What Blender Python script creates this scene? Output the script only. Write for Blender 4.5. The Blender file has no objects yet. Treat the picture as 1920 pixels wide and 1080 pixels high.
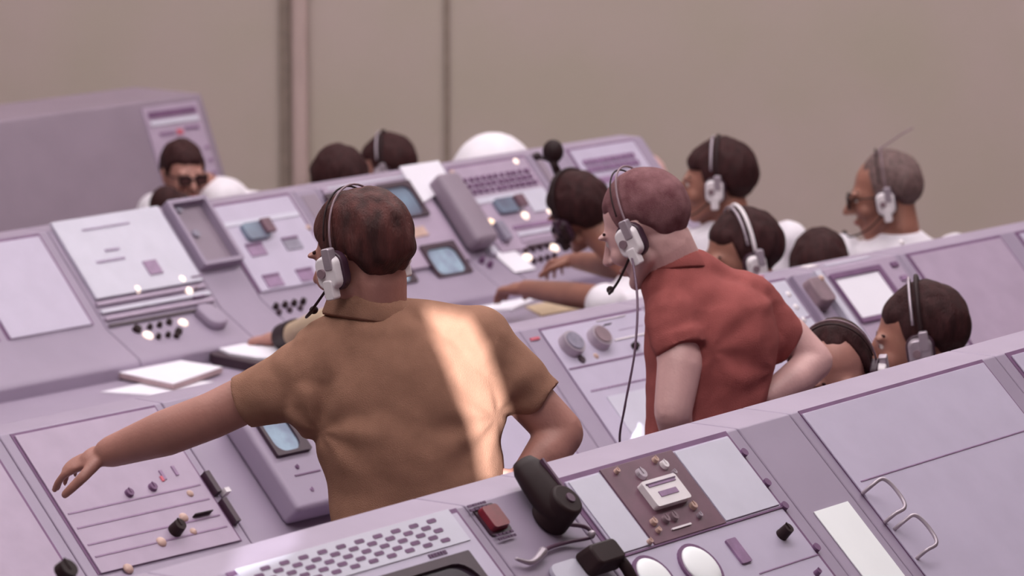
import bpy, bmesh, math, random
from mathutils import Vector, Matrix, noise
random.seed(7)
V = Vector
scn = bpy.context.scene
col = scn.collection
# ------------------------------------------------------------------ camera
FPX, CAMZ = 9000.0, 3.3
PITCH, HEAD = math.atan(1450 / 9000), math.radians(37.7)
CF = V((math.cos(HEAD) * math.cos(PITCH), math.sin(HEAD) * math.cos(PITCH), -math.sin(PITCH)))
CR = V((math.sin(HEAD), -math.cos(HEAD), 0))
CU = CR.cross(CF)
CC = V((0, 0, CAMZ))
AWAY = V((math.cos(HEAD), math.sin(HEAD), 0))      # horizontal view direction
cam_d = bpy.data.cameras.new('camera')
cam = bpy.data.objects.new('camera', cam_d)
col.objects.link(cam)
cam_d.sensor_width = 36
cam_d.lens = FPX / 1920 * 36
cam.matrix_world = Matrix((
    (CR.x, CU.x, -CF.x, CC.x), (CR.y, CU.y, -CF.y, CC.y), (CR.z, CU.z, -CF.z, CC.z), (0, 0, 0, 1)))
cam_d.clip_end = 200
cam_d.dof.use_dof = True
cam_d.dof.focus_distance = 9.9
cam_d.dof.aperture_fstop = 6
scn.camera = cam
# ------------------------------------------------------------------ world, light, exposure
scn.view_settings.view_transform = 'Standard'
scn.view_settings.look = 'None'
scn.view_settings.gamma = 1
scn.view_settings.use_curve_mapping = False
scn.view_settings.exposure = 0.0
w = bpy.data.worlds.new('world')
scn.world = w
w.use_nodes = True
w.node_tree.nodes['Background'].inputs[0].default_value = (0.5, 0.42, 0.42, 1)
w.node_tree.nodes['Background'].inputs[1].default_value = 0.3


def area(name, loc, sx, sy, power, colr=(1, 0.97, 0.96), rot=(0, 0, 0)):
    l = bpy.data.lights.new(name, 'AREA')
    l.shape = 'RECTANGLE'
    l.size, l.size_y = sx, sy
    l.energy = power
    l.color = colr
    o = bpy.data.objects.new(name, l)
    o.location = loc
    o.rotation_euler = rot
    col.objects.link(o)
    return o


area('ceiling_lamp_far', (11, 11.2, 5.8), 14, 1.2, 290)
area('ceiling_lamp_middle', (9, 7.4, 5.8), 14, 1.2, 380)
area('ceiling_lamp_near', (7.5, 4.6, 5.8), 12, 1.2, 300)
area('wall_fill_light', (13.2, 9.6, 5.6), 16, .8, 190, (1, .97, .95), (math.radians(52), 0, HEAD - math.pi / 2))  # added fill light, no real fitting, brightens the far wall
area('window_daylight', (1.5, -1.2, 3.6), 9, 2.2, 60, (1, 0.97, 0.97), (math.radians(80), 0, math.radians(-40)))
SUN_AZ, SUN_EL = HEAD + math.radians(-8), math.radians(11)
SUND = V((math.cos(SUN_AZ) * math.cos(SUN_EL), math.sin(SUN_AZ) * math.cos(SUN_EL), -math.sin(SUN_EL)))
sl = bpy.data.lights.new('sun', 'SUN')
sl.energy = 16
sl.color = (0.93, 0.98, 0.98)
sl.angle = math.radians(0.12)
so = bpy.data.objects.new('sun', sl)
so.rotation_euler = SUND.to_track_quat('-Z', 'Y').to_euler()
col.objects.link(so)


# ------------------------------------------------------------------ helpers
def ray(px, py):
    return CF + CR * (px - 960) / FPX + CU * (540 - py) / FPX


def J(px, py, d):
    """point seen at a pixel of the photograph, d metres in front of the camera"""
    return CC + ray(px, py) * d


def hitz(px, py, z):
    r = ray(px, py)
    return CC + r * ((z - CAMZ) / r.z)


def lin(c):
    return tuple(((x / 255) / 12.92 if x / 255 <= 0.04045 else ((x / 255 + 0.055) / 1.055) ** 2.4) for x in c)


MATS = {}


def mat(name, rgb, rough=0.6, metal=0.0, var=0.06, scale=20.0, bump=0.0, bscale=200.0, emit=None, est=0.0,
        rgb2=None, spec=0.5, stretch=None):
    if name in MATS:
        return MATS[name]
    m = bpy.data.materials.new(name)
    m.use_nodes = True
    nt = m.node_tree
    b = nt.nodes['Principled BSDF']
    c = lin(rgb)
    c2 = lin(rgb2) if rgb2 else tuple(x * (1 - var * 3) for x in c)
    tc = nt.nodes.new('ShaderNodeTexCoord')
    mp = nt.nodes.new('ShaderNodeMapping')
    if stretch:
        mp.inputs['Scale'].default_value = stretch
    nt.links.new(tc.outputs['Object'], mp.inputs[0])
    nz = nt.nodes.new('ShaderNodeTexNoise')
    nz.inputs['Scale'].default_value = scale
    nz.inputs['Detail'].default_value = 4
    nt.links.new(mp.outputs[0], nz.inputs['Vector'])
    mx = nt.nodes.new('ShaderNodeValToRGB')
    mx.color_ramp.elements[0].position = 0.35
    mx.color_ramp.elements[1].position = 0.65
    mx.color_ramp.elements[0].color = (*c2, 1)
    mx.color_ramp.elements[1].color = (*c, 1)
    nt.links.new(nz.outputs['Fac'], mx.inputs[0])
    nt.links.new(mx.outputs[0], b.inputs['Base Color'])
    b.inputs['Roughness'].default_value = rough
    b.inputs['Metallic'].default_value = metal
    b.inputs['Specular IOR Level'].default_value = spec
    if bump:
        n2 = nt.nodes.new('ShaderNodeTexNoise')
        n2.inputs['Scale'].default_value = bscale
        nt.links.new(mp.outputs[0], n2.inputs['Vector'])
        bp = nt.nodes.new('ShaderNodeBump')
        bp.inputs['Strength'].default_value = bump
        bp.inputs['Distance'].default_value = 0.003
        nt.links.new(n2.outputs['Fac'], bp.inputs['Height'])
        nt.links.new(bp.outputs[0], b.inputs['Normal'])
    if emit:
        b.inputs['Emission Color'].default_value = (*lin(emit), 1)
        b.inputs['Emission Strength'].default_value = est
    MATS[name] = m
    return m


M = dict(
    wall=mat('wall_paint', (178, 158, 155), 0.85, var=0, scale=1.2, rgb2=(171, 156, 146), bump=0.15, bscale=90),
    wall_trim=mat('wall_trim_paint', (184, 158, 155), 0.7, scale=2),
    seam=mat('wall_seam', (140, 122, 114), 0.9),
    floor=mat('floor_tile', (120, 104, 106), 0.5, scale=3),
    ceil=mat('ceiling_tile', (205, 195, 195), 0.9, scale=5),
    body=mat('console_paint', (150, 133, 155), 0.5, var=0.03, scale=5),
    bodyd=mat('console_side_paint', (138, 120, 136), 0.55, var=0.03, scale=6),
    panel=mat('panel_face', (182, 169, 192), 0.4, var=0.02, scale=12),
    panelp=mat('panel_face_pink', (168, 147, 170), 0.45, var=0.03, scale=12),
    pale=mat('panel_pale', (196, 189, 206), 0.4, var=0.02, scale=12),
    gap=mat('panel_gap', (112, 76, 112), 0.6),
    mauve=mat('mauve_window', (146, 112, 148), 0.35, var=0.08, scale=40),
    grey=mat('grey_window', (140, 130, 150), 0.35, var=0.1, scale=40),
    dark=mat('dark_bezel', (62, 36, 52), 0.4),
    dpanel=mat('dark_panel', (112, 76, 92), 0.45, var=0.08, scale=15),
    black=mat('black_plastic', (40, 20, 24), 0.6, spec=.25, var=0.05),
    steel=mat('brushed_metal', (176, 160, 172), 0.35, metal=0.4),
    white=mat('white_plastic', (222, 210, 216), 0.4, var=0.02),
    red=mat('red_lens', (120, 28, 42), 0.3, var=0.1, scale=30),
    redlab=mat('red_label', (200, 90, 110), 0.5),
    tan=mat('tan_label', (196, 160, 150), 0.5),
    brownobj=mat('taupe_casing', (134, 108, 118), 0.6, scale=30),
    paper=mat('white_paper', (226, 218, 230), 0.7, var=0.01, scale=8),
    paperb=mat('bright_paper', (236, 234, 238), 0.7, var=0.01, scale=8),
    print_=mat('printed_ink', (170, 150, 178), 0.7),
    ink=mat('dark_ink', (92, 62, 92), 0.7),
    binder=mat('binder_cover', (52, 26, 40), 0.5),
    pedge=mat('page_edges', (190, 160, 165), 0.8, var=0.1, scale=300),
    screen=mat('screen_glass', (120, 135, 155), 0.12, var=0.15, scale=9, rgb2=(100, 100, 118), emit=(120, 128, 145), est=0.10),
    screenb=mat('screen_glass_bright', (155, 172, 190), 0.12, var=0.15, scale=14, rgb2=(120, 122, 145), emit=(150, 172, 185), est=0.22),
    screend=mat('screen_glass_dark', (66, 52, 66), 0.12, var=0.1, scale=9),
    lampw=mat('warm_lamp', (255, 235, 220), 0.4, var=0, emit=(255, 232, 215), est=1.1),
    lampy=mat('amber_lamp', (255, 225, 190), 0.4, var=0, emit=(255, 222, 190), est=1.0),
    skin=mat('skin_fair', (168, 116, 106), 0.5, var=0.04, scale=14, bump=0.2, bscale=160),
    skinp=mat('skin_pale', (206, 160, 158), 0.5, var=0.04, scale=14, bump=0.2, bscale=160),
    skinb=mat('skin_tanned', (152, 100, 86), 0.5, var=0.05, scale=14, bump=0.2, bscale=160),
    hair=mat('hair_dark_brown', (58, 28, 30), 0.7, spec=.2, var=0.12, scale=60, bump=0.9, bscale=260, rgb2=(44, 20, 22), stretch=(1, 1, 0.25)),
    hairr=mat('hair_reddish_brown', (84, 44, 42), 0.65, spec=.25, var=0.12, scale=40, bump=0.9, bscale=260, rgb2=(52, 26, 26), stretch=(1, 1, 0.25)),
    hairbuzz=mat('hair_buzz_cut', (128, 88, 92), 0.8, spec=.2, var=0.12, scale=22, bump=0.5, bscale=400, rgb2=(92, 52, 58)),
    hairg=mat('hair_grey', (112, 84, 84), 0.7, var=0.15, scale=60, bump=0.6, bscale=260),
    eye=mat('eye_white', (210, 195, 190), 0.2, var=0),
    iris=mat('eye_iris', (40, 24, 20), 0.2, var=0),
    lip=mat('lips', (150, 80, 78), 0.5),
    shirt_tan=mat('shirt_tan_knit', (148, 107, 90), 0.9, var=0.04, scale=25, bump=0.5, bscale=420, spec=0.15),
    shirt_red=mat('shirt_red_knit', (150, 80, 78), 0.9, var=0.04, scale=25, bump=0.5, bscale=420, spec=0.15),
    shirt_white=mat('shirt_white', (226, 216, 226), 0.85, var=0.02, scale=20, spec=0.2),
    shirt_khaki=mat('shirt_khaki', (190, 164, 140), 0.9, var=0.03, scale=20, spec=0.2),
    trousers=mat('trousers_dark', (78, 64, 74), 0.9, var=0.05),
    shoe=mat('shoe_leather', (44, 28, 26), 0.35),
    lens=mat('spectacle_lens', (90, 60, 60), 0.1),
    cord=mat('cord_dark', (96, 66, 88), 0.5),
)


def tag(o, label=None, cat=None, group=None, kind=None):
    if label: o['label'] = label
    if cat: o['category'] = cat
    if group: o['group'] = group
    if kind: o['kind'] = kind
    return o


def mw(o):
    if o is None:
        return Matrix.Identity(4)
    return wm[o.name]


wm = {}


def thing(name, label, cat, loc, rz=0.0, group=None):
    o = bpy.data.objects.new(name, None)
    o.empty_display_size = 0.1
    o.location = loc
    o.rotation_euler = (0, 0, rz)
    col.objects.link(o)
    wm[o.name] = Matrix.Translation(loc) @ Matrix.Rotation(rz, 4, 'Z')
    return tag(o, label, cat, group)


def link(name, bm, material, parent=None, origin=None, smooth=False, bevel=0.0, segs=2, mats=None):
    """link a world-space bmesh as one object; its verts are stored relative to its parent"""
    me = bpy.data.meshes.new(name)
    if parent is not None:
        bm.transform(mw(parent).inverted())
        mwo = mw(parent)
    else:
        if origin is None:
            c = V((0, 0, 0))
            for v in bm.verts: c += v.co
            c /= max(1, len(bm.verts))
            c.z = min(v.co.z for v in bm.verts)
            origin = c
        bm.transform(Matrix.Translation(-V(origin)))
        mwo = Matrix.Translation(origin)
    bmesh.ops.recalc_face_normals(bm, faces=bm.faces)
    bm.to_mesh(me)
    bm.free()
    for mm in (mats or [material]):
        me.materials.append(mm)
    if smooth:
        for p in me.polygons: p.use_smooth = True
    o = bpy.data.objects.new(name, me)
    col.objects.link(o)
    if parent is not None:
        o.parent = parent
        wm[o.name] = mwo
    else:
        o.location = origin
        wm[o.name] = mwo
    if bevel:
        b = o.modifiers.new('bevel', 'BEVEL')
        b.width = bevel
        b.segments = segs
        b.limit_method = 'ANGLE'
        for p in me.polygons: p.use_smooth = True
        a = o.modifiers.new('wn', 'WEIGHTED_NORMAL')
    return o


class Fr:
    """a local drawing frame: origin, two in-plane axes and a normal"""

    def __init__(s, o, a, b, n):
        s.o, s.a, s.b, s.n = V(o), V(a), V(b), V(n)

    def pt(s, a, b, n=0.0):
        return s.o + s.a * a + s.b * b + s.n * n

    def pix(s, px, py, n=0.0):
        r = ray(px, py)
        o = s.o + s.n * n
        P = CC + r * ((o - CC).dot(s.n) / r.dot(s.n))
        d = P - s.o
        return d.dot(s.a), d.dot(s.b)

    def rect(s, x0, y0, x1, y1):
        a0, b0 = s.pix(x0, y0)
        a1, b1 = s.pix(x1, y1)
        return min(a0, a1), min(b0, b1), max(a0, a1), max(b0, b1)


def add_poly_prism(bm, fr, pts, n0, n1, mi=0, taper=0.0):
    cx = sum(p[0] for p in pts) / len(pts)
    cy = sum(p[1] for p in pts) / len(pts)
    lo = [bm.verts.new(fr.pt(a, b, n0)) for a, b in pts]
    hi = [bm.verts.new(fr.pt(cx + (a - cx) * (1 - taper), cy + (b - cy) * (1 - taper), n1)) for a, b in pts]
    fs = [bm.faces.new(lo[::-1]), bm.faces.new(hi)]
    k = len(pts)
    for i in range(k):
        fs.append(bm.faces.new((lo[i], lo[(i + 1) % k], hi[(i + 1) % k], hi[i])))
    for f in fs: f.material_index = mi
    return bm


def add_box(bm, fr, r, n0, n1, mi=0):
    a0, b0, a1, b1 = r
    return add_poly_prism(bm, fr, [(a0, b0), (a1, b0), (a1, b1), (a0, b1)], n0, n1, mi)


def rr_pts(r, rad, k=5):
    a0, b0, a1, b1 = r
    rad = min(rad, (a1 - a0) / 2.01, (b1 - b0) / 2.01)
    out = []
    for cx, cy, st in ((a1 - rad, b1 - rad, 0), (a0 + rad, b1 - rad, 90), (a0 + rad, b0 + rad, 180), (a1 - rad, b0 + rad, 270)):
        for i in range(k + 1):
            t = math.radians(st + 90 * i / k)
            out.append((cx + rad * math.cos(t), cy + rad * math.sin(t)))
    return out


def add_rr(bm, fr, r, rad, n0, n1, mi=0, taper=0.0):
    return add_poly_prism(bm, fr, rr_pts(r, rad), n0, n1, mi, taper)


def add_ring(bm, fr, ro, ri, rado, radi, n0, n1, mi=0):
    """a frame: outer rounded rectangle minus inner"""
    po, pi = rr_pts(ro, rado), rr_pts(ri, radi)
    k = len(po)
    L = [[bm.verts.new(fr.pt(a, b, n)) for a, b in p] for p in (po, pi) for n in (n0, n1)]
    ol, oh, il, ih = L
    for i in range(k):
        j = (i + 1) % k
        for q in ((ol[i], ol[j], oh[j], oh[i]), (oh[i], oh[j], ih[j], ih[i]), (ih[i], ih[j], il[j], il[i]), (il[i], il[j], ol[j], ol[i])):
            f = bm.faces.new(q)
            f.material_index = mi
    return bm


def add_cyl(bm, fr, a, b, r, n0, n1, seg=20, taper=0.0, mi=0):
    pts = [(a + r * math.cos(2 * math.pi * i / seg), b + r * math.sin(2 * math.pi * i / seg)) for i in range(seg)]
    return add_poly_prism(bm, fr, pts, n0, n1, mi, taper)


def add_dome(bm, fr, a, b, r, n0, h, seg=16, rings=4):
    prev = [bm.verts.new(fr.pt(a + r * math.cos(2 * math.pi * i / seg), b + r * math.sin(2 * math.pi * i / seg), n0)) for i in range(seg)]
    bm.faces.new(prev[::-1])
    for k in range(1, rings + 1):
        t = math.pi / 2 * k / rings
        if k == rings:
            top = bm.verts.new(fr.pt(a, b, n0 + h))
            for i in range(seg): bm.faces.new((prev[i], prev[(i + 1) % seg], top))
        else:
            rr = r * math.cos(t)
            cur = [bm.verts.new(fr.pt(a + rr * math.cos(2 * math.pi * i / seg), b + rr * math.sin(2 * math.pi * i / seg), n0 + h * math.sin(t))) for i in range(seg)]
            for i in range(seg): bm.faces.new((prev[i], prev[(i + 1) % seg], cur[(i + 1) % seg], cur[i]))
            prev = cur
    return bm


def add_tube(bm, pts, r, seg=8, r1=None):
    pts = [V(p) for p in pts]
    n = len(pts)
    rings = []
    up = V((0, 0, 1))
    for i, p in enumerate(pts):
        t = (pts[min(i + 1, n - 1)] - pts[max(i - 1, 0)]).normalized()
        x = t.cross(up)
        if x.length < 0.1: x = t.cross(V((1, 0, 0)))
        x.normalize()
        y = t.cross(x)
        rad = r if r1 is None else r + (r1 - r) * i / (n - 1)
        rings.append([bm.verts.new(p + x * rad * math.cos(2 * math.pi * k / seg) + y * rad * math.sin(2 * math.pi * k / seg)) for k in range(seg)])
    for i in range(n - 1):
        for k in range(seg):
            bm.faces.new((rings[i][k], rings[i][(k + 1) % seg], rings[i + 1][(k + 1) % seg], rings[i + 1][k]))
    bm.faces.new(rings[0][::-1])
    bm.faces.new(rings[-1])
    return bm


def spline(pts, n=8):
    pts = [V(p) for p in pts]
    out = []
    for i in range(len(pts) - 1):
        p0, p1, p2, p3 = pts[max(i - 1, 0)], pts[i], pts[i + 1], pts[min(i + 2, len(pts) - 1)]
        for k in range(n):
            t = k / n
            out.append(0.5 * ((2 * p1) + (p2 - p0) * t + (2 * p0 - 5 * p1 + 4 * p2 - p3) * t * t + (3 * p1 - p0 - 3 * p2 + p3) * t ** 3))
    out.append(pts[-1])
    return out


def nb(): return bmesh.new()


# ------------------------------------------------------------------ the room
WY = 14.6
RX0, RX1, RY0, ZC = -14.0, 30.0, -2.0, 6.0
WD = 19.8      # the far wall stands square to the view, this far off
WF = Fr((0, 0, 0), (1, 0, 0), (0, 0, 1), (0, -1, 0))


def plain_box(name, x0, x1, y0, y1, z0, z1, m, kind='structure', **k):
    bm = nb()
    add_box(bm, Fr((0, 0, 0), (1, 0, 0), (0, 1, 0), (0, 0, 1)), (x0, y0, x1, y1), z0, z1)
    o = link(name, bm, m, None, origin=(x0, y0, z0), **k)
    if kind: o['kind'] = kind
    return o


FLOOR_REAR = -0.25
plain_box('floor', RX0, RX1, RY0, 26, FLOOR_REAR - 0.1, FLOOR_REAR, M['floor'])
WB = Fr(AWAY * WD, CR, (0, 0, 1), -AWAY)


def wall_piece(name, a0, a1, z0, z1, n0, n1, m, **k):
    bm = nb()
    add_box(bm, WB, (a0, z0, a1, z1), n0, n1)
    o = link(name, bm, m, None, **k)
    o['kind'] = 'structure'


wall_piece('wall_back', -16, 16, FLOOR_REAR, ZC, -.2, 0, M['wall'])
plain_box('wall_left', RX0 - 0.2, RX0, RY0, 26, FLOOR_REAR, ZC, M['wall'])
plain_box('wall_right', RX1, RX1 + 0.2, RY0, 26, FLOOR_REAR, ZC, M['wall'])
plain_box('ceiling', RX0, RX1, RY0, 26, ZC, ZC + 0.1, M['ceil'])


xa, xb, xs = WB.pix(547, 150)[0], WB.pix(578, 150)[0], WB.pix(838, 150)[0]
wall_piece('trim_1', xa, xb, FLOOR_REAR, ZC, 0, .07, M['wall_trim'], bevel=0.02)
wall_piece('trim_2', xa - 0.05, xa, FLOOR_REAR, ZC, 0, .02, M['seam'])
wall_piece('trim_3', xs - 0.012, xs + 0.012, FLOOR_REAR, ZC, 0, .015, M['seam'])
wall_piece('baseboard_back', -16, 16, FLOOR_REAR, FLOOR_REAR + .12, 0, .02, M['seam'])
# rear window wall: solid, with two unseen louvre gaps, outlines shaped to throw the sun patches
gapA = [J(x, y, 9.9) for x, y in ((774, 566), (862, 590), (898, 650), (930, 760), (944, 900), (892, 905), (872, 800), (824, 680), (785, 596))]
gapB = [J(x, y, d) for x, y, d in ((420, 1005, 8.42), (535, 978, 8.55), (560, 1030, 8.48), (450, 1075, 8.35))]
bm = nb()
eds = []
for loop in ([V((RX0, RY0, FLOOR_REAR)), V((RX1, RY0, FLOOR_REAR)), V((RX1, RY0, ZC)), V((RX0, RY0, ZC))],
             [p - SUND * ((p.y - RY0) / SUND.y) for p in gapA], [p - SUND * ((p.y - RY0) / SUND.y) for p in gapB]):
    vs = [bm.verts.new(p) for p in loop]
    for i in range(len(vs)): eds.append(bm.edges.new((vs[i], vs[(i + 1) % len(vs)])))
bmesh.ops.triangle_fill(bm, use_beauty=True, use_dissolve=False, edges=eds)
o = link('wall_rear', bm, M['wall'], None, origin=(RX0, RY0, FLOOR_REAR))
o['kind'] = 'structure'


# ------------------------------------------------------------------ console rows
class Row:
    def __init__(s, pa, pb, z, t, T, L, T2, L2, desk, floor):
        s.A, B = hitz(*pa, z), hitz(*pb, z)
        s.ex = (B - s.A).normalized()
        s.ey = V((-s.ex.y, s.ex.x, 0))
        s.zt, s.t, s.L, s.L2, s.desk, s.floor = z, t, L, L2, desk, floor
        T, T2 = math.radians(T), math.radians(T2)
        s.dv = -s.ey * math.cos(T) - V((0, 0, 1)) * math.sin(T)
        s.d2 = -s.ey * math.cos(T2) - V((0, 0, 1)) * math.sin(T2)
        S = s.A - s.ey * t
        s.slope = Fr(S, s.ex, s.dv, s.ex.cross(-s.dv))
        s.strip = Fr(S + s.dv * L, s.ex, s.d2, s.ex.cross(-s.d2))
        s.top = Fr(s.A, s.ex, -s.ey, (0, 0, 1))
        e = S + s.dv * L + s.d2 * L2
        s.lipz = e.z
        s.dz = e.z - 0.05
        s.deskf = Fr(V((e.x, e.y, s.dz)), s.ex, -s.ey, (0, 0, 1))
        s.ang = math.atan2(s.ex.y, s.ex.x)
        # side frame: depth axis -ey, height z
        s.prof = []
        P = lambda q: ((q - s.A).dot(-s.ey), q.z)
        s.prof = [(0, floor), (0, z - 0.006), (0.006, z), (t, z), P(S + s.dv * L), P(e), (P(e)[0] + 0.012, e.z - 0.015),
                  (P(e)[0] + 0.012, s.dz - 0.04), (P(e)[0] - 0.33, s.dz - 0.12), (P(e)[0] - 0.33, floor)]
        s.front = P(e)[0]

    def unit(s, name, u0, u1, label, cat='console', group=None):
        c = s.A + s.ex * ((u0 + u1) / 2) - s.ey * 0.3
        th = thing(name, label, cat, (c.x, c.y, s.floor), s.ang, group)
        bm = nb()
        fr = Fr(s.A + s.ex * u0 - V((0, 0, s.A.z)), -s.ey, (0, 0, 1), s.ex)
        add_poly_prism(bm, fr, s.prof, 0.0015, u1 - u0 - 0.0015)
        link('cabinet_body', bm, M['body'], th, bevel=0.006)
        bm = nb()
        y0, y1 = s.front + 0.0, s.front + s.desk
        add_poly_prism(bm, fr, [(y0, s.dz - 0.035), (y0, s.dz), (y1 - 0.02, s.dz), (y1, s.dz - 0.01), (y1, s.dz - 0.03), (y1 - 0.02, s.dz - 0.035)], 0.001, u1 - u0 - 0.001)
        if s.desk > 0: link('writing_shelf', bm, M['body'], th, bevel=0.004)
        return th


R1 = Row((255, 1076), (1685, 682), 1.5, .12, 45, .62, 20, .14, .25, .3)
R2 = Row((965, 603), (1685, 460), 1.2, .10, 46, .42, 25, .12, .22, 0.0)
R3 = Row((440, 365), (1185, 248), 1.2, .10, 48, .36, 30, .15, .34, 0.0)


def fix(name, fr, th, bm, m, **k):
    return link(name, bm, m, th, **k)


def P_plate(name, fr, th, r, m, n0=0.0, n1=0.004, bevel=0.001, **k):
    bm = nb()
    add_box(bm, fr, r, n0, n1)
    return link(name, bm, M[m], th, bevel=bevel, **k)


def panel(fr, th, r, m='panel', gap=0.011, n=0.006, gs=(1, 1, 1, 0), name='panel'):
    """a face plate over a dark surround (left, top, right, bottom)"""
    a0, b0, a1, b1 = r
    bm = nb()
    add_box(bm, fr, (a0 - gap * gs[0], b0 - gap * gs[1], a1 + gap * gs[2], b1 + gap * gs[3]), 0.0, 0.0016)
    g = link('panel_surround', bm, M['gap'], th)  # dark colour paints the gap line together with its shadow
    return P_plate(name, fr, th, r, m, 0.0016, n, 0.0015)


def screen(fr, th, r, m='screen', bez=0.014, rad=0.03, name='screen', n0=0.006):
    a0, b0, a1, b1 = r
    bm = nb()
    add_ring(bm, fr, r, (a0 + bez * .7, b0 + bez * 1.5, a1 - bez * 1.5, b1 - bez * .5), 0.004, rad, n0, n0 + 0.010)
    e = link('screen_bezel', bm, M['dark'], th)
    bm = nb()
    add_rr(bm, fr, (a0 + bez * .5, b0 + bez, a1 - bez, b1 - bez * .3), rad, n0 - 0.003, n0 + 0.003)
    return link(name, bm, M[m], th)


def knob(fr, th, px, py, r, h=0.018, m='black', name='knob', n0=0.005):
    a, b = fr.pix(px, py, n0)
    bm = nb()
    add_cyl(bm, fr, a, b, r, n0, n0 + h, 18, 0.15)
    add_box(bm, fr, (a - r * .12, b - r * .9, a + r * .12, b + r * .2), n0 + h, n0 + h + 0.002)
    return link(name, bm, M[m], th)


def lamp(fr, th, px, py, r=0.008, m='lampw', name='indicator_lamp', n0=0.005):
    a, b = fr.pix(px, py, n0)
    bm = nb()
    add_dome(bm, fr, a, b, r, n0, r * .7)
    return link(name, bm, M[m], th, smooth=True)


def bar(fr, th, x0, y0, x1, y1, m, name='label_strip', n0=0.005, n1=0.009, rad=0.0):
    r = fr.rect(x0, y0, x1, y1)
    bm = nb()
    if rad: add_rr(bm, fr, r, rad, n0, n1)
    else: add_box(bm, fr, r, n0, n1)
    return link(name, bm, M[m], th)


def line(fr, th, x0, y0, x1, y1, m='gap', wd=0.004, name='seam_line', n1=0.0075):
    """a thin strip along the row from one pixel to the other"""
    a0, b0 = fr.pix(x0, y0)
    a1, b1 = fr.pix(x1, y1)
    b = (b0 + b1) / 2
    bm = nb()
    add_box(bm, fr, (a0, b - wd / 2, a1, b + wd / 2), 0.004, n1)
    return link(name, bm, M[m], th)


def ubar(fr, th, r, m, name='label_strip', n0=0.005, n1=0.009, rad=0.0):
    bm = nb()
    if rad: add_rr(bm, fr, r, rad, n0, n1)
    else: add_box(bm, fr, r, n0, n1)
    return link(name, bm, M[m], th)


def marks(fr, th, r, rows, m='ink', seed=1, name='printed_label'):
    """small illegible lines of lettering, as the photograph shows them"""
    rnd = random.Random(seed)
    a0, b0, a1, b1 = r
    bm = nb()
    h = (b1 - b0) / rows
    for i in range(rows):
        x = a0
        while x < a1:
            wd = rnd.uniform(.004, .014)
            add_box(bm, fr, (x, b0 + i * h + h * .15, min(x + wd, a1), b0 + i * h + h * .7), 0.006, 0.0078)
            x += wd + 0.003
    return link(name, bm, M[m], th)


def raised_box(fr, th, r, h, m='body', name='raised_housing', taper=0.0, bevel=0.012):
    bm = nb()
    add_box(bm, fr, r, 0.0, h)
    return link(name, bm, M[m], th, bevel=bevel)


def hood(fr, th, r, h, wall=0.014, name='panel_hood', m='body'):
    """an open rectangular collar standing proud of the slope"""
    a0, b0, a1, b1 = r
    bm = nb()
    add_ring(bm, fr, r, (a0 + wall, b0 + wall, a1 - wall, b1 - wall), .006, .003, 0, h)
    return link(name, bm, M[m], th)


# ================= near row (R1)
f = R1.slope
th = R1.unit('control_console', -1.25, 0.02, 'near console unit at lower left corner, left of the perforated grille', group='consoles of the near row')
panel(f, th, (-1.15, .02, -.5, .5)); panel(f, th, (-.42, .02, -.06, .5), 'pale')
knob(f, th, 120, 1075, .02)
th = R1.unit('control_console', 0.02, 0.795, 'near console unit with a slotted grille above a dark screen', group='consoles of the near row')
u0 = .105
panel(f, th, (u0, .012, .755, .6), 'panel', gap=.011)
rr = []
A0 = f.pix(804, 982); A1 = f.pix(529, 1061)
du = (A0[0] - A1[0]) / 8
B0 = f.pix(792, 997); C0 = f.pix(813, 1001); D0 = f.pix(801, 1016); E0 = f.pix(823, 1020)
bm = nb()
g0, g1 = B0[1] - A0[1], C0[1] - B0[1]
pv = (E0[1] - A0[1]) / 4
add_box(bm, f, (u0 + .01, A0[1] - .014, .735, E0[1] + .013), .006, .008)
for k in range(5):
    st = (A0[0], A0[0] - du * .5 + .0, A0[0], A0[0] - du * .5, A0[0])[k]
    n = 16
    for i in range(n):
        a = st - i * du
        b = A0[1] + k * pv
        if a - .02 < u0 + .01: continue
        add_rr(bm, f, (a - .0135, b - .0042, a + .0135, b + .0042), .004, .008, .0088, mi=1)
link('vent_grille', bm, None, th, mats=[M['pale'], M['gap']])
r = f.rect(752, 1068, 893, 1080); b = f.pix(820, 1048)[1]
screen(f, th, (.30, E0[1] + .035, .70, .5), 'screend', bez=.012, rad=.05, name='dark_screen')
marks(f, th, (.60, E0[1] + .016, .655, E0[1] + .03), 1, seed=4)
# frame unit with red button
th = R1.unit('control_console', 0.795, 1.065, 'narrow near console frame carrying a red push button between two dark labels', group='consoles of the near row')
c = f.pix(920, 973)
bm = nb(); add_rr(bm, f, (c[0] - .028, c[1] - .024, c[0] + .026, c[1] + .03), .008, 0, .016, taper=.12)
o = link('push_button', bm, M['red'], th); o['label'] = 'red square push button'
bm = nb(); add_rr(bm, f, (c[0] - .034, c[1] - .03, c[0] + .032, c[1] + .036), .008, 0, .004)
link('button_collar', bm, M['dark'], th)
c1 = f.pix(883, 941); marks(f, th, (c1[0] - .028, .004, c1[0] + .028, .022), 2, seed=2)
c2 = f.pix(945, 1008); marks(f, th, (c2[0] - .027, c2[1] - .009, c2[0] + .027, c2[1] + .009), 2, seed=3)
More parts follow.
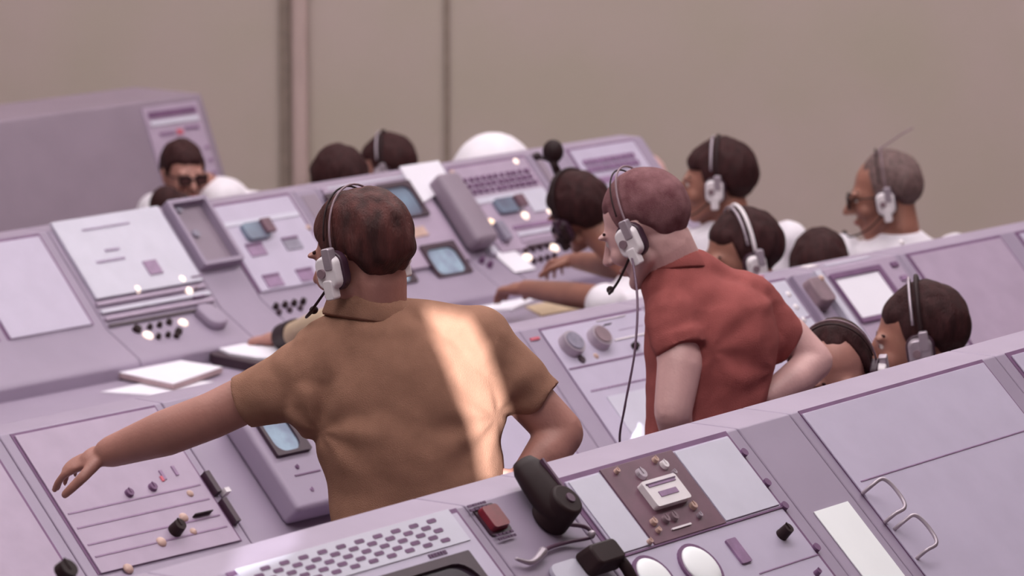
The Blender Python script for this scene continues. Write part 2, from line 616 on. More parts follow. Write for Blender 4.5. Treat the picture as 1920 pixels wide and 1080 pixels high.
# main bay
th = R1.unit('control_console', 1.065, 1.72, 'near console unit with a dark metered panel between two pale panels', group='consoles of the near row')
yb = f.pix(1455, 955)[1]
panel(f, th, (1.100, .012, 1.664, .6), 'panel', gap=.013)
au = f.pix(1115, 895)[0]; aw = f.pix(1245, 850)[0]
P_plate('dark_meter_panel', f, th, (1.215, .010, 1.462, yb), 'dpanel', .006, .010)
P_plate('pale_panel', f, th, (1.106, .016, 1.209, yb - .004), 'pale', .006, .009)
P_plate('pale_panel', f, th, (1.468, .016, 1.660, yb - .004), 'pale', .006, .009)
ubar(f, th, (1.100, yb, 1.664, yb + .004), 'gap', 'seam_line', .006, .0085)
cm = f.pix(1236, 932)
bm = nb(); add_rr(bm, f, (cm[0] - .058, cm[1] - .03, cm[0] + .058, cm[1] + .03), .006, .010, .024)
mt = link('meter', bm, M['white'], th)
bm = nb(); add_box(bm, f, (cm[0] - .046, cm[1] - .019, cm[0] + .046, cm[1] - .014), .024, .0255)
add_box(bm, f, (cm[0] - .03, cm[1] + .0, cm[0] + .03, cm[1] + .012), .024, .0255)
link('meter_scale', bm, M['mauve'], mt)
bm = nb(); add_box(bm, f, (cm[0] - .05, cm[1] - .022, cm[0] + .05, cm[1] - .0195), .024, .026)
link('meter_pointer', bm, M['ink'], mt)
for x, y, r, m in ((1155, 885, .006, 'tan'), (1201, 890, .013, 'steel'), (1227, 864, .007, 'tan'), (1244, 873, .010, 'white'), (1262, 888, .006, 'steel'),
                   (1224, 980, .008, 'tan'), (1233, 996, .006, 'tan'), (1262, 970, .010, 'brownobj'), (1298, 950, .009, 'tan'), (1310, 968, .006, 'steel'), (1217, 1017, .006, 'tan'), (1247, 975, .009, 'brownobj')):
    knob(f, th, x, y, r, .008, m, n0=.010)
bar(f, th, 1252, 998, 1290, 990, 'white', 'white_label', .010, .013, rad=.005)
cw = f.pix(1270, 994); 
# lower tier of the main bay
knob(f, th, 1465, 1004, .013, .026, 'black', n0=.006)
bm = nb(); c = f.pix(1379, 1037); add_rr(bm, f, (c[0] - .017, c[1] - .028, c[0] + .017, c[1] + .03), .003, .006, .011)
link('mauve_window', bm, M['mauve'], th)
c = f.pix(1302, 1060)
bm = nb(); add_cyl(bm, f, c[0], c[1] + .012, .055, .006, .012, 28); mt = link('round_meter', bm, M['gap'], th)
bm = nb(); add_dome(bm, f, c[0], c[1] + .012, .048, .012, .008, 28); link('meter_face', bm, M['paperb'], mt, smooth=True)
bm = nb(); add_cyl(bm, f, c[0] - .15, c[1] + .004, .052, .006, .012, 28); mt = link('round_meter', bm, M['gap'], th)
bm = nb(); add_dome(bm, f, c[0] - .15, c[1] + .004, .045, .012, .008, 28); link('meter_face', bm, M['paperb'], mt, smooth=True)
yl = f.pix(1500, 1052)[1]
ubar(f, th, (1.45, yl, 1.664, yl + .0025), 'mauve', 'seam_line', .006, .0072)
knob(f, th, 1530, 1076, .007, .012, 'gap', n0=.006)
for x, y in ((1385, 855), (1426, 912), (1460, 955), (1524, 1032)):
    a, b = f.pix(x, y); bm = nb(); add_cyl(bm, f, 1.672, b, .009, .002, .012, 12); link('panel_latch', bm, M['gap'], th)
# frame strip with the sheet of paper
th = R1.unit('control_console', 1.72, 1.915, 'plain narrow near console frame under the bright blank sheet', group='consoles of the near row')
c = f.pix(1525, 962)
bm = nb()
fp = Fr(f.o, f.a, f.b, f.n)
r = (c[0] + .0, f.pix(1560, 950)[1] + .0, c[0] + .128, f.pix(1560, 950)[1] + .5)
add_box(bm, f, r, .001, .003)
tag(link('paper_sheet', bm, M['paperb'], None), 'bright blank sheet lying on the near console frame at lower right', 'paper')
# right bay
th = R1.unit('control_console', 1.915, 2.75, 'near console unit at right edge with a large pale panel and wire handles', group='consoles of the near row')
panel(f, th, (1.946, .010, 2.68, .6), 'panel', gap=.010, gs=(0, 1, 1, 0))
yl = f.pix(1650, 893)[1]
ubar(f, th, (1.965, yl, 2.66, yl + .0025), 'mauve', 'seam_line', .006, .0072)
for (xa_, ya_, xb_, yb_) in ((1614, 928, 1655, 975), (1673, 996, 1714, 1043)):
    a0, b0 = f.pix(xa_, ya_); a1, b1 = f.pix(xb_, yb_)
    a1 = a0 + .0
    b1 = b0 + .075
    pts = [f.pt(a0, b0, .004), f.pt(a0 + .01, b0, .03), f.pt(a0 + .03, b0 + .0, .045), f.pt(a0 + .04, b0 + .02, .048), f.pt(a0 + .04, b1 - .02, .048), f.pt(a0 + .03, b1, .045), f.pt(a0 + .01, b1, .03), f.pt(a0, b1, .004)]
    bm = nb(); add_tube(bm, spline(pts, 5), .0042)
    link('wire_handle', bm, M['steel'], th, smooth=True)
th = R1.unit('control_console', 2.75, 3.9, 'near console unit farthest right, plain pale panels', group='consoles of the near row')
panel(f, th, (2.8, .012, 3.3, .6), 'panel'); panel(f, th, (3.36, .012, 3.8, .6), 'pale')

# handset on the near console
hs = thing('telephone_handset', 'black handset lying on the near console between the red button and pale panel', 'handset', R1.top.pt(.98, .1, 0), R1.ang)
a0, b0 = f.pix(972, 902); a1, b1 = f.pix(1034, 986)
hv = (V((a1 - a0, b1 - b0, 0))); Lh = hv.length; hv.normalize(); pvv = V((-hv.y, hv.x, 0))
def hpt(s, t, n): return f.pt(a0 + hv.x * s + pvv.x * t, b0 + hv.y * s + pvv.y * t, n)
bm = nb()
prof = [(-.025, .024), (-.005, .034), (.03, .038), (.07, .040), (.105, .040), (.13, .036), (.148, .022)]
rings = []
for s, wdt in prof:
    sc = s * Lh / .13
    rings.append([bm.verts.new(hpt(sc, wdt * math.cos(t) * 1.05, .034 + .030 * math.sin(t) * (wdt / .04))) for t in [2 * math.pi * k / 16 for k in range(16)]])
for i in range(len(rings) - 1):
    for k in range(16): bm.faces.new((rings[i][k], rings[i][(k + 1) % 16], rings[i + 1][(k + 1) % 16], rings[i + 1][k]))
bm.faces.new(rings[0][::-1]); bm.faces.new(rings[-1])
link('handset_body', bm, M['black'], hs, smooth=True)
bm = nb()
fr2 = Fr(hpt(Lh * .88, 0, .03), f.a, f.b, f.n)
add_cyl(bm, fr2, 0, 0, .040, -.028, .038, 24, .15); link('mouthpiece', bm, M['black'], hs, bevel=.006)
bm = nb(); add_box(bm, Fr(hpt(.0, -.012, .055), f.a * hv.x + f.b * hv.y, f.a * pvv.x + f.b * pvv.y, f.n), (.0, -.003, Lh * .7, .003), .002, .012)
link('grip_ridge', bm, M['cord'], hs)
bm = nb(); add_cyl(bm, fr2, 0.005, 0, .010, .038, .041, 14); link('mouthpiece_grille', bm, M['cord'], hs)
pts = [hpt(Lh * 1.1, 0, .02), f.pt(*f.pix(1085, 1000), .02), f.pt(*f.pix(1098, 1018), .02), f.pt(*f.pix(1060, 1022), .01), f.pt(*f.pix(1020, 1035), .01), f.pt(*f.pix(1010, 1050), .01)]
bm = nb(); add_tube(bm, spline(pts, 6), .0042); link('cord', bm, M['cord'], hs, smooth=True)
# second black piece with its cord
h2 = thing('headset_plug', 'black angular plug with thick cord on the near console below the handset', 'plug', R1.top.pt(1.05, .2, 0), R1.ang)
a0, b0 = f.pix(1092, 1068)
bm = nb(); add_rr(bm, f, (a0 - .018, b0 - .028, a0 + .085, b0 + .028), .014, .012, .05, taper=.18); link('plug_body', bm, M['black'], h2, bevel=.005)
pts = [f.pt(a0 + .07, b0, .03), f.pt(*f.pix(1155, 1080), .03), f.pt(*f.pix(1180, 1110), .02), f.pt(*f.pix(1205, 1150), .02)]
bm = nb(); add_tube(bm, spline(pts, 6), .012); link('plug_cord', bm, M['black'], h2, smooth=True)
bm = nb(); c = f.pix(1090, 1022); add_dome(bm, f, c[0], c[1], .008, .03, .012); link('plug_tip', bm, M['steel'], h2, smooth=True)
bm = nb(); c = f.pix(990, 1050)
add_tube(bm, spline([f.pt(*f.pix(1012, 1040), .012), f.pt(*f.pix(1000, 1055), .012), f.pt(*f.pix(985, 1062), .012), f.pt(*f.pix(960, 1055), .012)], 5), .009, r1=.003)
tag(link('pen', bm, M['steel'], None, smooth=True), 'grey metal pen on the near console below the red button', 'pen')
bm = nb(); c = f.pix(1062, 1075); add_rr(bm, f, (c[0] - .05, c[1] - .02, c[0] + .045, c[1] + .05), .02, .002, .012)
tag(link('writing_pad', bm, M['pale'], None), 'small pale pad at the bottom edge beside the black plug', 'pad')

# ================= middle row (R2)
f = R2.slope
g2 = 'consoles of the middle row'
th = R2.unit('control_console', -2.65, -1.98, 'middle row console at far left beyond the outstretched arm', group=g2)
panel(f, th, (-2.6, .015, -2.03, .4), 'panelp')
th = R2.unit('control_console', -1.98, -1.44, 'middle row console with dials and a black knob under the outstretched arm', group=g2)
panel(f, th, (-1.94, .012, -1.475, .41), 'panelp', gap=.008, n=.006)
for y in (920, 950, 985, 1010):
    b = f.pix(330, y)[1]; ubar(f, th, (-1.93, b, -1.49, b + .004), 'mauve', 'seam_line', .005, .0075)
for x, y in ((302, 890), (325, 882)): bar(f, th, x - 8, y - 4, x + 8, y + 12, 'mauve', 'button')
bar(f, th, 296, 897, 306, 905, 'redlab', 'button')
knob(f, th, 285, 915, .012, .01, 'gap'); knob(f, th, 241, 926, .012, .01, 'gap')
knob(f, th, 327, 996, .018, .03, 'black'); 
bar(f, th, 358, 972, 392, 966, 'black', 'toggle_switch', .005, .02)
for x, y, r in ((344, 971, .013), (302, 1017, .014), (362, 997, .010), (356, 926, .010), (240, 1067, .014)): lamp(f, th, x, y, r, 'tan', 'round_button')
marks(f, th, (-1.78, .10, -1.62, .14), 2, 'mauve', seed=9)
for x0, y0, x1, y1 in ((378, 892, 405, 930), (412, 942, 440, 985)):
    a0, b0 = f.pix(x0, y0); a1, b1 = f.pix(x1, y1); bm = nb()
    add_box(bm, f, (-1.466, b0, -1.450, b1), .0, .02); link('side_rail', bm, M['dark'], th)
bar(f, th, 410, 926, 424, 932, 'white', 'rail_clip', .004, .025)
th = R2.unit('control_console', -1.44, -.99, 'middle row console carrying the raised monitor housing left of the tan shirt', group=g2)
bx = (-1.31, .10, -1.02, .40)
bm = nb()
add_box(bm, f, bx, 0, .07); link('monitor_housing', bm, M['body'], th, bevel=.014)
f2 = Fr(f.pt(0, 0, .07), f.a, f.b, f.n)
a1, b1 = f2.pix(582, 845)
screen(f2, th, (-1.28, .115, a1, b1), 'screenb', bez=.016, rad=.03, n0=.001)
b = f2.pix(580, 885)[1]; ubar(f2, th, (a1 - .10, b, a1 - .01, b + .004), 'gap', 'seam_line', .0, .002)
knob(f2, th, 557, 876, .006, .004, 'gap', n0=0); knob(f2, th, 585, 918, .006, .003, 'mauve', n0=0)
th = R2.unit('control_console', -.99, -.10, 'middle row console hidden behind the tan-shirted man', group=g2)
panel(f, th, (-.93, .015, -.2, .4), 'panel')
th = R2.unit('control_console', -.10, .42, 'middle row console with two glass dials between the tan and red shirts', group=g2)
panel(f, th, (-.03, .016, .40, .42), 'panel', gap=.009, gs=(0, 1, 0, 0))
ubar(f, th, (-.085, .03, -.05, .038), 'redlab', 'red_label', .0, .004)
b = f.pix(1130, 680)[1]; ubar(f, th, (-.025, b, .40, b + .005), 'gap', 'seam_line', .005, .0075)
bar(f, th, 1150, 642, 1205, 628, 'white', 'white_strip'); bar(f, th, 1115, 605, 1170, 595, 'white', 'white_strip')
bar(f, th, 1158, 622, 1203, 612, 'mauve', 'slot', .005, .007)
knob(f, th, 1189, 651, .012, .014, 'black')
for x, y, r, m in ((1066, 652, .038, 'grey'), (1118, 640, .036, 'brownobj')):
    a, b = f.pix(x, y); bm = nb(); add_cyl(bm, f, a, b, r, .005, .03, 24, .1); d = link('dial_housing', bm, M['steel'], th)
    bm = nb(); add_cyl(bm, f, a, b, r * .72, .03, .034, 20); link('dial_glass', bm, M[m], d)
knob(f, th, 1090, 675, .012, .006, 'dark'); lamp(f, th, 1117, 668, .009, 'tan', 'round_button'); lamp(f, th, 1107, 634, .008, 'lampy')
bar(f, th, 1118, 625, 1132, 622, 'dark', 'toggle_switch', .03, .04)
P_plate('pale_panel', f, th, (.04, .25, .32, .40), 'pale', .006, .009)
marks(f, th, (.0, .22, .25, .228), 1, 'mauve', seed=21)
th = R2.unit('control_console', .42, .92, 'middle row console hidden behind the red-shirted man', group=g2)
panel(f, th, (.46, .015, .88, .4), 'panel')
th = R2.unit('control_console', .92, 1.20, 'middle row console with a pale sheet panel right of the red shoulder', group=g2)
panel(f, th, (.86 + .08, .012, 1.04, .42), 'pale', gap=.01)
for k, y in enumerate((560, 585, 610, 640)):
    b = .14 + k * .065; ubar(f, th, (.945, b, 1.035, b + .004), 'mauve', 'seam_line', .005, .0075); lamp(f, th, 1478 + k * 14, 552 + k * 24, .010, 'white', 'round_button')
ubar(f, th, (1.06, .01, 1.075, .40), 'body', 'frame_rib', 0, .02)
ubar(f, th, (1.165, .01, 1.19, .40), 'pale', 'frame_rib', 0, .022)
ubar(R2.top, th, (.99, .03, 1.02, .055), 'redlab', 'red_label', .0, .004)
cb = thing('small_speaker', 'taupe speaker box on the middle console frame right of the red shoulder', 'speaker', R2.top.pt(1.1, .15, 0), R2.ang)
a, b = f.pix(1520, 560)
bm = nb(); add_rr(bm, f, (a - .03, b - .045, a + .045, b + .05), .02, .0, .05, taper=.1); link('speaker_case', bm, M['brownobj'], cb, bevel=.006)
bm = nb(); add_dome(bm, f, a + .03, b - .03, .01, .048, .008); link('speaker_lamp', bm, M['tan'], cb, smooth=True)
th = R2.unit('control_console', 1.20, 1.60, 'middle row console with a bright blank monitor near the right edge', group=g2)
a0, b0 = f.pix(1562, 523); a1, b1 = f.pix(1672, 553)
bm = nb(); add_box(bm, f, (1.215, .005, 1.56, .40), 0, .012); link('monitor_housing', bm, M['panelp'], th, bevel=.004)
f3 = Fr(f.pt(0, 0, .012), f.a, f.b, f.n)
A = f3.pix(1562, 526); B = f3.pix(1672, 548)
bm = nb(); add_ring(bm, f3, (A[0] - .01, A[1] - .018, B[0] + .022, A[1] + .155), (A[0], A[1], B[0], A[1] + .14), .004, .004, 0, .008); link('screen_bezel', bm, M['gap'], th)
bm = nb(); add_rr(bm, f3, (A[0], A[1], B[0], A[1] + .14), .005, 0, .003); link('screen', bm, M['paper'], th)
ubar(R2.top, th, (1.22, .03, 1.27, .06), 'white', 'white_label', 0, .004); ubar(R2.top, th, (1.29, .06, 1.5, .075), 'pale', 'label_strip', 0, .003)
for k in range(4): ubar(f, th, (1.515, .03 + k * .05, 1.545, .045 + k * .05), 'gap' if k == 0 else 'mauve', 'button', .012, .018)
th = R2.unit('control_console', 1.60, 2.9, 'middle row console at far right, past the bright monitor', group=g2)
panel(f, th, (1.64, .015, 2.1, .4), 'panelp'); panel(f, th, (2.2, .015, 2.8, .4), 'panel')
lamp(f, th, 1690, 455, .01, 'white', 'round_button')

# ================= far row (R3)
f = R3.slope
s3 = R3.strip
g3 = 'consoles of the far row'
th = R3.unit('control_console', -1.85, -.92, 'far row console farthest left, with plain pink panels', group=g3)
panel(f, th, (-1.8, .015, -1.35, .34), 'panelp'); panel(f, th, (-1.3, .015, -.97, .34), 'panel')
th = R3.unit('control_console', -.92, -.43, 'far row console at left edge with a white face and black key rows', group=g3)
P_plate('white_face', f, th, (-.90, -.02, -.445, .262), 'pale', .001, .012)
fw = Fr(f.pt(0, 0, .007), f.a, f.b, f.n)
r = fw.rect(258, 490, 310, 508); ubar(fw, th, (r[0] + .01, .165, r[2] - .02, .215), 'mauve', 'mauve_window')
marks(fw, th, (-.76, .10, -.70, .115), 1, 'print_', 5); marks(fw, th, (-.82, .135, -.70, .15), 1, 'print_', 6); marks(fw, th, (-.80, .02, -.6, .03), 1, 'print_', 7)
for k, b in enumerate((.272, .30, .325)): ubar(f, th, (-.91, b, -.445, b + .012), ('panelp', 'pale', 'panelp')[k], 'trim_strip', .003, .010)
ubar(f, th, (-.91, .352, -.455, .360), 'dark', 'dark_slot', .002, .008)
for x, y, r in ((256, 543, .014), (340, 525, .015), (354, 546, .014)): lamp(f, th, x, y, r)
for x, y in ((363, 523), (369, 560)): bar(f, th, x - 8, y + 3, x + 10, y - 3, 'gap', 'toggle_switch', .004, .014)
knob(f, th, 366, 541, .006, .006, 'brownobj')
for x, y, r in ((256, 620, .015), (280, 616, .009), (298, 612, .009), (316, 607, .010), (296, 634, .009), (314, 631, .009), (334, 624, .012), (330, 632, .010)): knob(s3, th, x, y, r, .014, 'black', n0=.0)
lamp(s3, th, 343, 606, .016, n0=0); lamp(s3, th, 277, 630, .017, n0=0)
a, b = s3.pix(398, 602)
bm = nb(); add_rr(bm, s3, (a - .045, b - .055, a + .03, b + .045), .03, .0, .03); link('rounded_cover', bm, M['body'], th, bevel=.008)
# separator with open hood
th = R3.unit('control_console', -.43, -.245, 'narrow far row console column with an open hooded recess at left', group=g3)
hood(f, th, (-.425, -.02, -.25, .225), .035)
bm = nb(); add_box(bm, f, (-.41, -.01, -.265, .21), 0, .006); link('recess_plate', bm, M['bodyd'], th)
knob(f, th, 333, 395, .014, .01, 'grey'); knob(f, th, 366, 440, .015, .01, 'grey')
# panel bay 2
th = R3.unit('control_console', -.245, .165, 'far row console behind the tan-shirted man left of his head, four mauve windows', group=g3)
panel(f, th, (-.232, .012, .125, .335), 'panel', gap=.011)
fw = f
ubar(f, th, (-.225, .075, .118, .092), 'pale', 'label_strip'); 
a, b = f.pix(475, 438); bm = nb(); add_rr(bm, f, (a - .05, b - .03, a + .045, b + .03), .012, .005, .022); link('glass_block', bm, M['screen'], th)
a, b = f.pix(492, 432); bm = nb(); add_box(bm, f, (a - .018, b - .024, a + .022, b + .026), .022, .034); link('dark_switch', bm, M['dpanel'], th)
for x, y in ((478, 470), (545, 458), (510, 528), (572, 517)):
    a, b = f.pix(x, y); bm = nb(); add_box(bm, f, (a - .036, b - .022, a + .036, b + .024), .005, .009); w_ = link('window', bm, M['mauve' if y > 460 else 'grey'], th)
    bm = nb(); add_box(bm, f, (a - .036, b - .022, a + .036, b - .014), .009, .011); link('window_lip', bm, M['gap'], w_)
lamp(f, th, 578, 427, .010, 'tan', 'round_button')
for i in range(4): knob(s3, th, 516 + i * 17, 578 - i * 3.2, .010, .016, 'black', n0=0)
for i in range(3): knob(s3, th, 522 + i * 20, 588 - i * 4, .009, .014, 'dark', n0=0)
# separator
th = R3.unit('control_console', .165, .265, 'plain narrow far row console column left of the twin monitors', group=g3)
ubar(f, th, (.18, .02, .25, .33), 'bodyd', 'recess_plate', 0, .003)
lamp(f, th, 578, 427, .009, 'tan', 'round_button')
# monitor bay
th = R3.unit('control_console', .265, .74, 'far row console holding the twin upper and lower monitors', group=g3)
P_plate('monitor_panel', f, th, (.28, .008, .73, .355), 'panelp', .001, .012)
fw = Fr(f.pt(0, 0, .012), f.a, f.b, f.n)
def scr(x0, y0, x1, y1, w_, h_, m):
    A = fw.pix(x0, y0)
    screen(fw, th, (A[0], A[1], A[0] + w_, A[1] + h_), m, bez=.013, rad=.028, n0=.0)
scr(700, 350, 0, 0, .165, .138, 'screen')
scr(605, 367, 0, 0, .165, .138, 'screen')
scr(784, 464, 0, 0, .165, .125, 'screenb')
scr(680, 482, 0, 0, .165, .125, 'screenb')
A = fw.pix(762, 436); ubar(fw, th, (A[0] - .02, A[1] - .012, A[0] + .09, A[1] + .024), 'tan', 'tan_label', 0, .003)
ubar(fw, th, (.30, .012, .69, .019), 'pale', 'label_strip', 0, .003)
for i in range(4):
    a, b = s3.pix(812 + i * 0, 540)
# handle/prism housing
th = R3.unit('control_console', .74, .885, 'far row console column with a long grey raised housing right of the monitors', group=g3)
bm = nb(); add_box(bm, f, (.745, .055, .855, .33), 0, .075); link('raised_housing', bm, M['bodyd'], th, bevel=.02)
a, b = f.pix(913, 452); a = .855; bm = nb(); add_cyl(bm, f, a, .34, .018, .0, .02, 18); link('round_cover', bm, M['pale'], th, bevel=.004)
for x, y in ((902, 492), (917, 500)): knob(s3, th, x, y, .010, .02, 'gap', n0=0)
th = R3.unit('control_console', .885, 1.31, 'far row console with rows of dark keys and many glowing lamps', group=g3)
panel(f, th, (.90, .010, 1.285, .35), 'panelp', gap=.010, gs=(0, 1, 1, 0))
rnd = random.Random(3)
for rw in range(3):
    bm = nb()
    for i in range(11):
        a = .93 + i * .031 + rw * .004
        b = .058 + rw * .024
        add_box(bm, f, (a, b, a + rnd.uniform(.012, .02), b + .014), .006, .014)
    link('key_row', bm, M['gap'], th)
P_plate('label_plate', f, th, (.905, .135, 1.28, .16), 'pale', .006, .009); P_plate('pale_panel', f, th, (1.16, .14, 1.275, .225), 'pale', .006, .011)
a, b = f.pix(945, 390); bm = nb(); add_rr(bm, f, (a - .05, b - .028, a + .05, b + .028), .012, .005, .022); link('glass_block', bm, M['screen'], th)
a, b = f.pix(966, 385); bm = nb(); add_box(bm, f, (a - .02, b - .02, a + .022, b + .022), .022, .036); link('dark_switch', bm, M['dpanel'], th)
for x, y, r, m in ((967, 303, .011, 'lampw'), (848, 324, .010, 'tan'), (920, 418, .016, 'lampy'), (984, 405, .016, 'lampw'), (1029, 396, .012, 'lampw'), (1041, 412, .015, 'lampw')): lamp(f, th, x, y, r, m)
for k, b in enumerate((.262, .29, .315)): ubar(f, th, (1.02, b, 1.28, b + .013), ('mauve', 'pale', 'panelp')[k], 'trim_strip', .003, .010)
ubar(f, th, (1.03, .343, 1.255, .351), 'dark', 'dark_slot', .002, .012)
bar(f, th, 1050, 428, 1068, 422, 'gap', 'toggle_switch', .004, .014)
for k, (x0, y0, x1, y1) in enumerate(((985, 473, 1025, 463), (1000, 492, 1038, 482))):
    for i in range(4): knob(s3, th, x0 + (x1 - x0) * i / 3, y0 + (y1 - y0) * i / 3, .010, .014, 'dark', n0=0)
lamp(s3, th, 1038, 466, .019, n0=0); lamp(s3, th, 989, 484, .018, n0=0)
a, b = f.pix(936, 440); bm = nb(); add_box(bm, f, (a - .018, b - .035, a + .018, b + .035), .005, .03); link('grey_switch', bm, M['grey'], th)
# paper sheets on this row
bm = nb(); a, b = s3.pix(960, 490); add_box(bm, s3, (a - .05, b - .065, a + .055, b + .06), .003, .006)
tag(link('paper_sheet', bm, M['paper'], None), 'small white sheet on the far console just left of the lit lamps', 'paper')
bm = nb(); 
a0 = f.pix(757, 318)[0]
q = [(.70, -.045), (.905, -.06), (.915, .10), (.87, .135), (.80, .155)]
q = [f.pix(x, y, .02) for x, y in ((752, 316), (823, 302), (852, 352), (812, 368), (790, 382))]
q = [(q[0][0], -.02), (q[1][0], -.02), (q[2][0], q[2][1]), (q[3][0], q[3][1]), (q[4][0] - .0, q[4][1])]
add_poly_prism(bm, f, q, .016, .02)
tag(link('paper_sheet', bm, M['paper'], None), 'white sheet taped over the top edge of far row beside the monitors', 'paper')
th = R3.unit('control_console', 1.31, 1.49, 'plain far row console column behind the tall black microphone', group=g3)
ubar(f, th, (1.33, .0, 1.36, .33), 'bodyd', 'frame_rib', 0, .006)
th = R3.unit('control_console', 1.49, 1.93, 'last far row console at its right end with rows of square keys', group=g3)
panel(f, th, (1.52, .012, 1.865, .35), 'panel', gap=.009)
bm = nb()
for rw in range(2):
    for i in range(9):
        a, b = 1.545 + i * .031, .06 + rw * .03
        add_ring(bm, f, (a, b, a + .024, b + .022), (a + .006, b + .006, a + .018, b + .016), .003, .002, .006, .012)
link('key_row', bm, M['mauve'], th)
ubar(f, th, (1.53, .135, 1.85, .16), 'mauve', 'mauve_window')

# ---- desk things on the far row
d3 = R3.deskf
def on_desk(px, py): return d3.pix(px, py)
a, b = on_desk(325, 700)
Q = [d3.pix(x, y, .02) for x, y in ((200, 695), (292, 670), (417, 690), (325, 722))]
bm = nb(); add_poly_prism(bm, d3, Q, .006, .022, 0); 
fz = link('report', bm, None, None, mats=[M['pedge']]); tag(fz, 'thick white report lying on far desk at left edge', 'report')
bm = nb(); add_poly_prism(bm, d3, Q, .022, .0235)
lf = link('cover_sheet', bm, M['paper'], fz)
lf.parent = None
lf.parent = fz
bm = nb(); Q2 = [(q[0] + .0, q[1] + .05) for q in Q]; Q2 = [d3.pix(x, y, .002) for x, y in ((190, 735), (300, 712), (400, 716), (300, 742))]
add_poly_prism(bm, d3, Q2, .0005, .003); tag(link('paper_sheet', bm, M['paper'], None), 'loose white sheet under the thick report on far desk', 'paper')
# black binder with open pages
Q = [d3.pix(x, y, .02) for x, y in ((376, 655), (440, 648), (600, 660), (545, 688), (480, 688), (400, 672))]
bm = nb(); add_poly_prism(bm, d3, Q, .0, .03); bd = thing('ring_binder', 'open black binder of white pages on far desk under a hand', 'binder', d3.pt(*d3.pix(470, 670), 0), R3.ang)
link('binder_cover', bm, M['binder'], bd, bevel=.003)
Q = [d3.pix(x, y, .036) for x, y in ((392, 645), (440, 644), (600, 650), (560, 674), (480, 670), (430, 662))]
bm = nb(); add_poly_prism(bm, d3, Q, .03, .037); link('pages', bm, M['paper'], bd)
# papers under the reaching arm
Q = [d3.pix(x, y, .004) for x, y in ((830, 553), (900, 545), (1015, 560), (960, 583), (900, 585))]
bm = nb(); add_poly_prism(bm, d3, Q, .0005, .012); tag(link('notepad', bm, M['paper'], None), 'white notepad on far desk beneath the reaching hand', 'notepad')
Q = [d3.pix(x, y, .004) for x, y in ((985, 575), (1060, 560), (1110, 575), (1015, 592))]
bm = nb(); add_poly_prism(bm, d3, Q, .0005, .006); tag(link('folder', bm, M['shirt_khaki'], None), 'beige folder on far desk under the forearm', 'folder')

# microphone on the far row
mc = thing('desk_microphone', 'black ball-headed microphone on a bent stem above the far console, beside the key rows', 'microphone', R3.top.pt(1.42, .1, 0), R3.ang)
D = 14.9
bm = nb()
bmesh.ops.create_icosphere(bm, subdivisions=3, radius=1, matrix=Matrix.Translation(J(1037, 284, D)) @ Matrix.Diagonal((.032, .034, .038, 1)))
link('microphone_head', bm, M['black'], mc, smooth=True)
bm = nb(); add_tube(bm, spline([J(1037, 300, D), J(1043, 318, D), J(1056, 345, D + .1), J(1085, 400, D + .5), f.pt(*f.pix(1100, 440), 0)], 6), .013, 12)
link('microphone_stem', bm, M['black'], mc, smooth=True)
bm = nb()
bmesh.ops.create_icosphere(bm, subdivisions=2, radius=.014, matrix=Matrix.Translation(J(1007, 293, D)))
add_tube(bm, [J(1007, 293, D), J(1030, 300, D)], .006)
link('microphone_switch', bm, M['binder'], mc, smooth=True)

# far upright rack behind the glasses man
def rack():
    d0 = 18.3
    z = J(378, 175, d0).z
    p = J(378, 175, d0)
    th = thing('equipment_rack', 'tall sloped equipment rack standing behind the man in glasses at far left', 'rack', (p.x - .5, p.y, FLOOR_REAR), 0)
    ex, ey = V((1, -.03, 0)).normalized(), V((.03, 1, 0)).normalized()
    T = math.radians(68)
    dv = -ey * math.cos(T) - V((0, 0, 1)) * math.sin(T)
    fr = Fr(p, ex, dv, ex.cross(-dv))
    H_ = (z - FLOOR_REAR)
    bm = nb()
    sd = Fr(p - V((0, 0, p.z)) - ex * 1.25, -ey, (0, 0, 1), ex)
    hz_ = H_ / math.tan(T)
    add_poly_prism(bm, sd, [(-.35, FLOOR_REAR), (-.35, z), (0, z), (.75 / math.tan(T), z - .75), (.75 / math.tan(T), FLOOR_REAR)], 0, 1.25)
    link('rack_body', bm, M['bodyd'], th, bevel=.01)
    a1, b1 = fr.pix(366, 190)
    P_plate('rack_panel', fr, th, (a1 - .30, b1, a1, b1 + .6), 'panelp', 0, .008)
    fw = Fr(fr.pt(0, 0, .004), fr.a, fr.b, fr.n)
    ubar(fr, th, (a1 - .28, b1 + .02, a1 - .02, b1 + .045), 'gap', 'dark_slot', .008, .011)
    ubar(fr, th, (a1 - .28, b1 + .055, a1 - .02, b1 + .075), 'pale', 'label_strip', .008, .012)
    marks(fw, th, (a1 - .25, b1 + .10, a1 - .17, b1 + .125), 1, 'mauve', 3); marks(fw, th, (a1 - .11, b1 + .09, a1 - .03, b1 + .115), 1, 'mauve', 4)
    ubar(fw, th, (a1 - .155, b1 + .10, a1 - .125, b1 + .12), 'redlab', 'red_lamp')
    for k in range(5): ubar(fw, th, (a1 - .03, b1 + .18 + k * .05, a1 - .01, b1 + .19 + k * .05), 'mauve', 'latch')
rack()


# ------------------------------------------------------------------ people
def sph(bm, c, rad, q=None, sub=3):
    """ellipsoid; rad = three radii along the columns of q"""
    m = Matrix.Translation(c) @ ((q.to_4x4() if q else Matrix.Identity(4))) @ Matrix.Diagonal((*rad, 1))
    bmesh.ops.create_icosphere(bm, subdivisions=sub, radius=1, matrix=m)


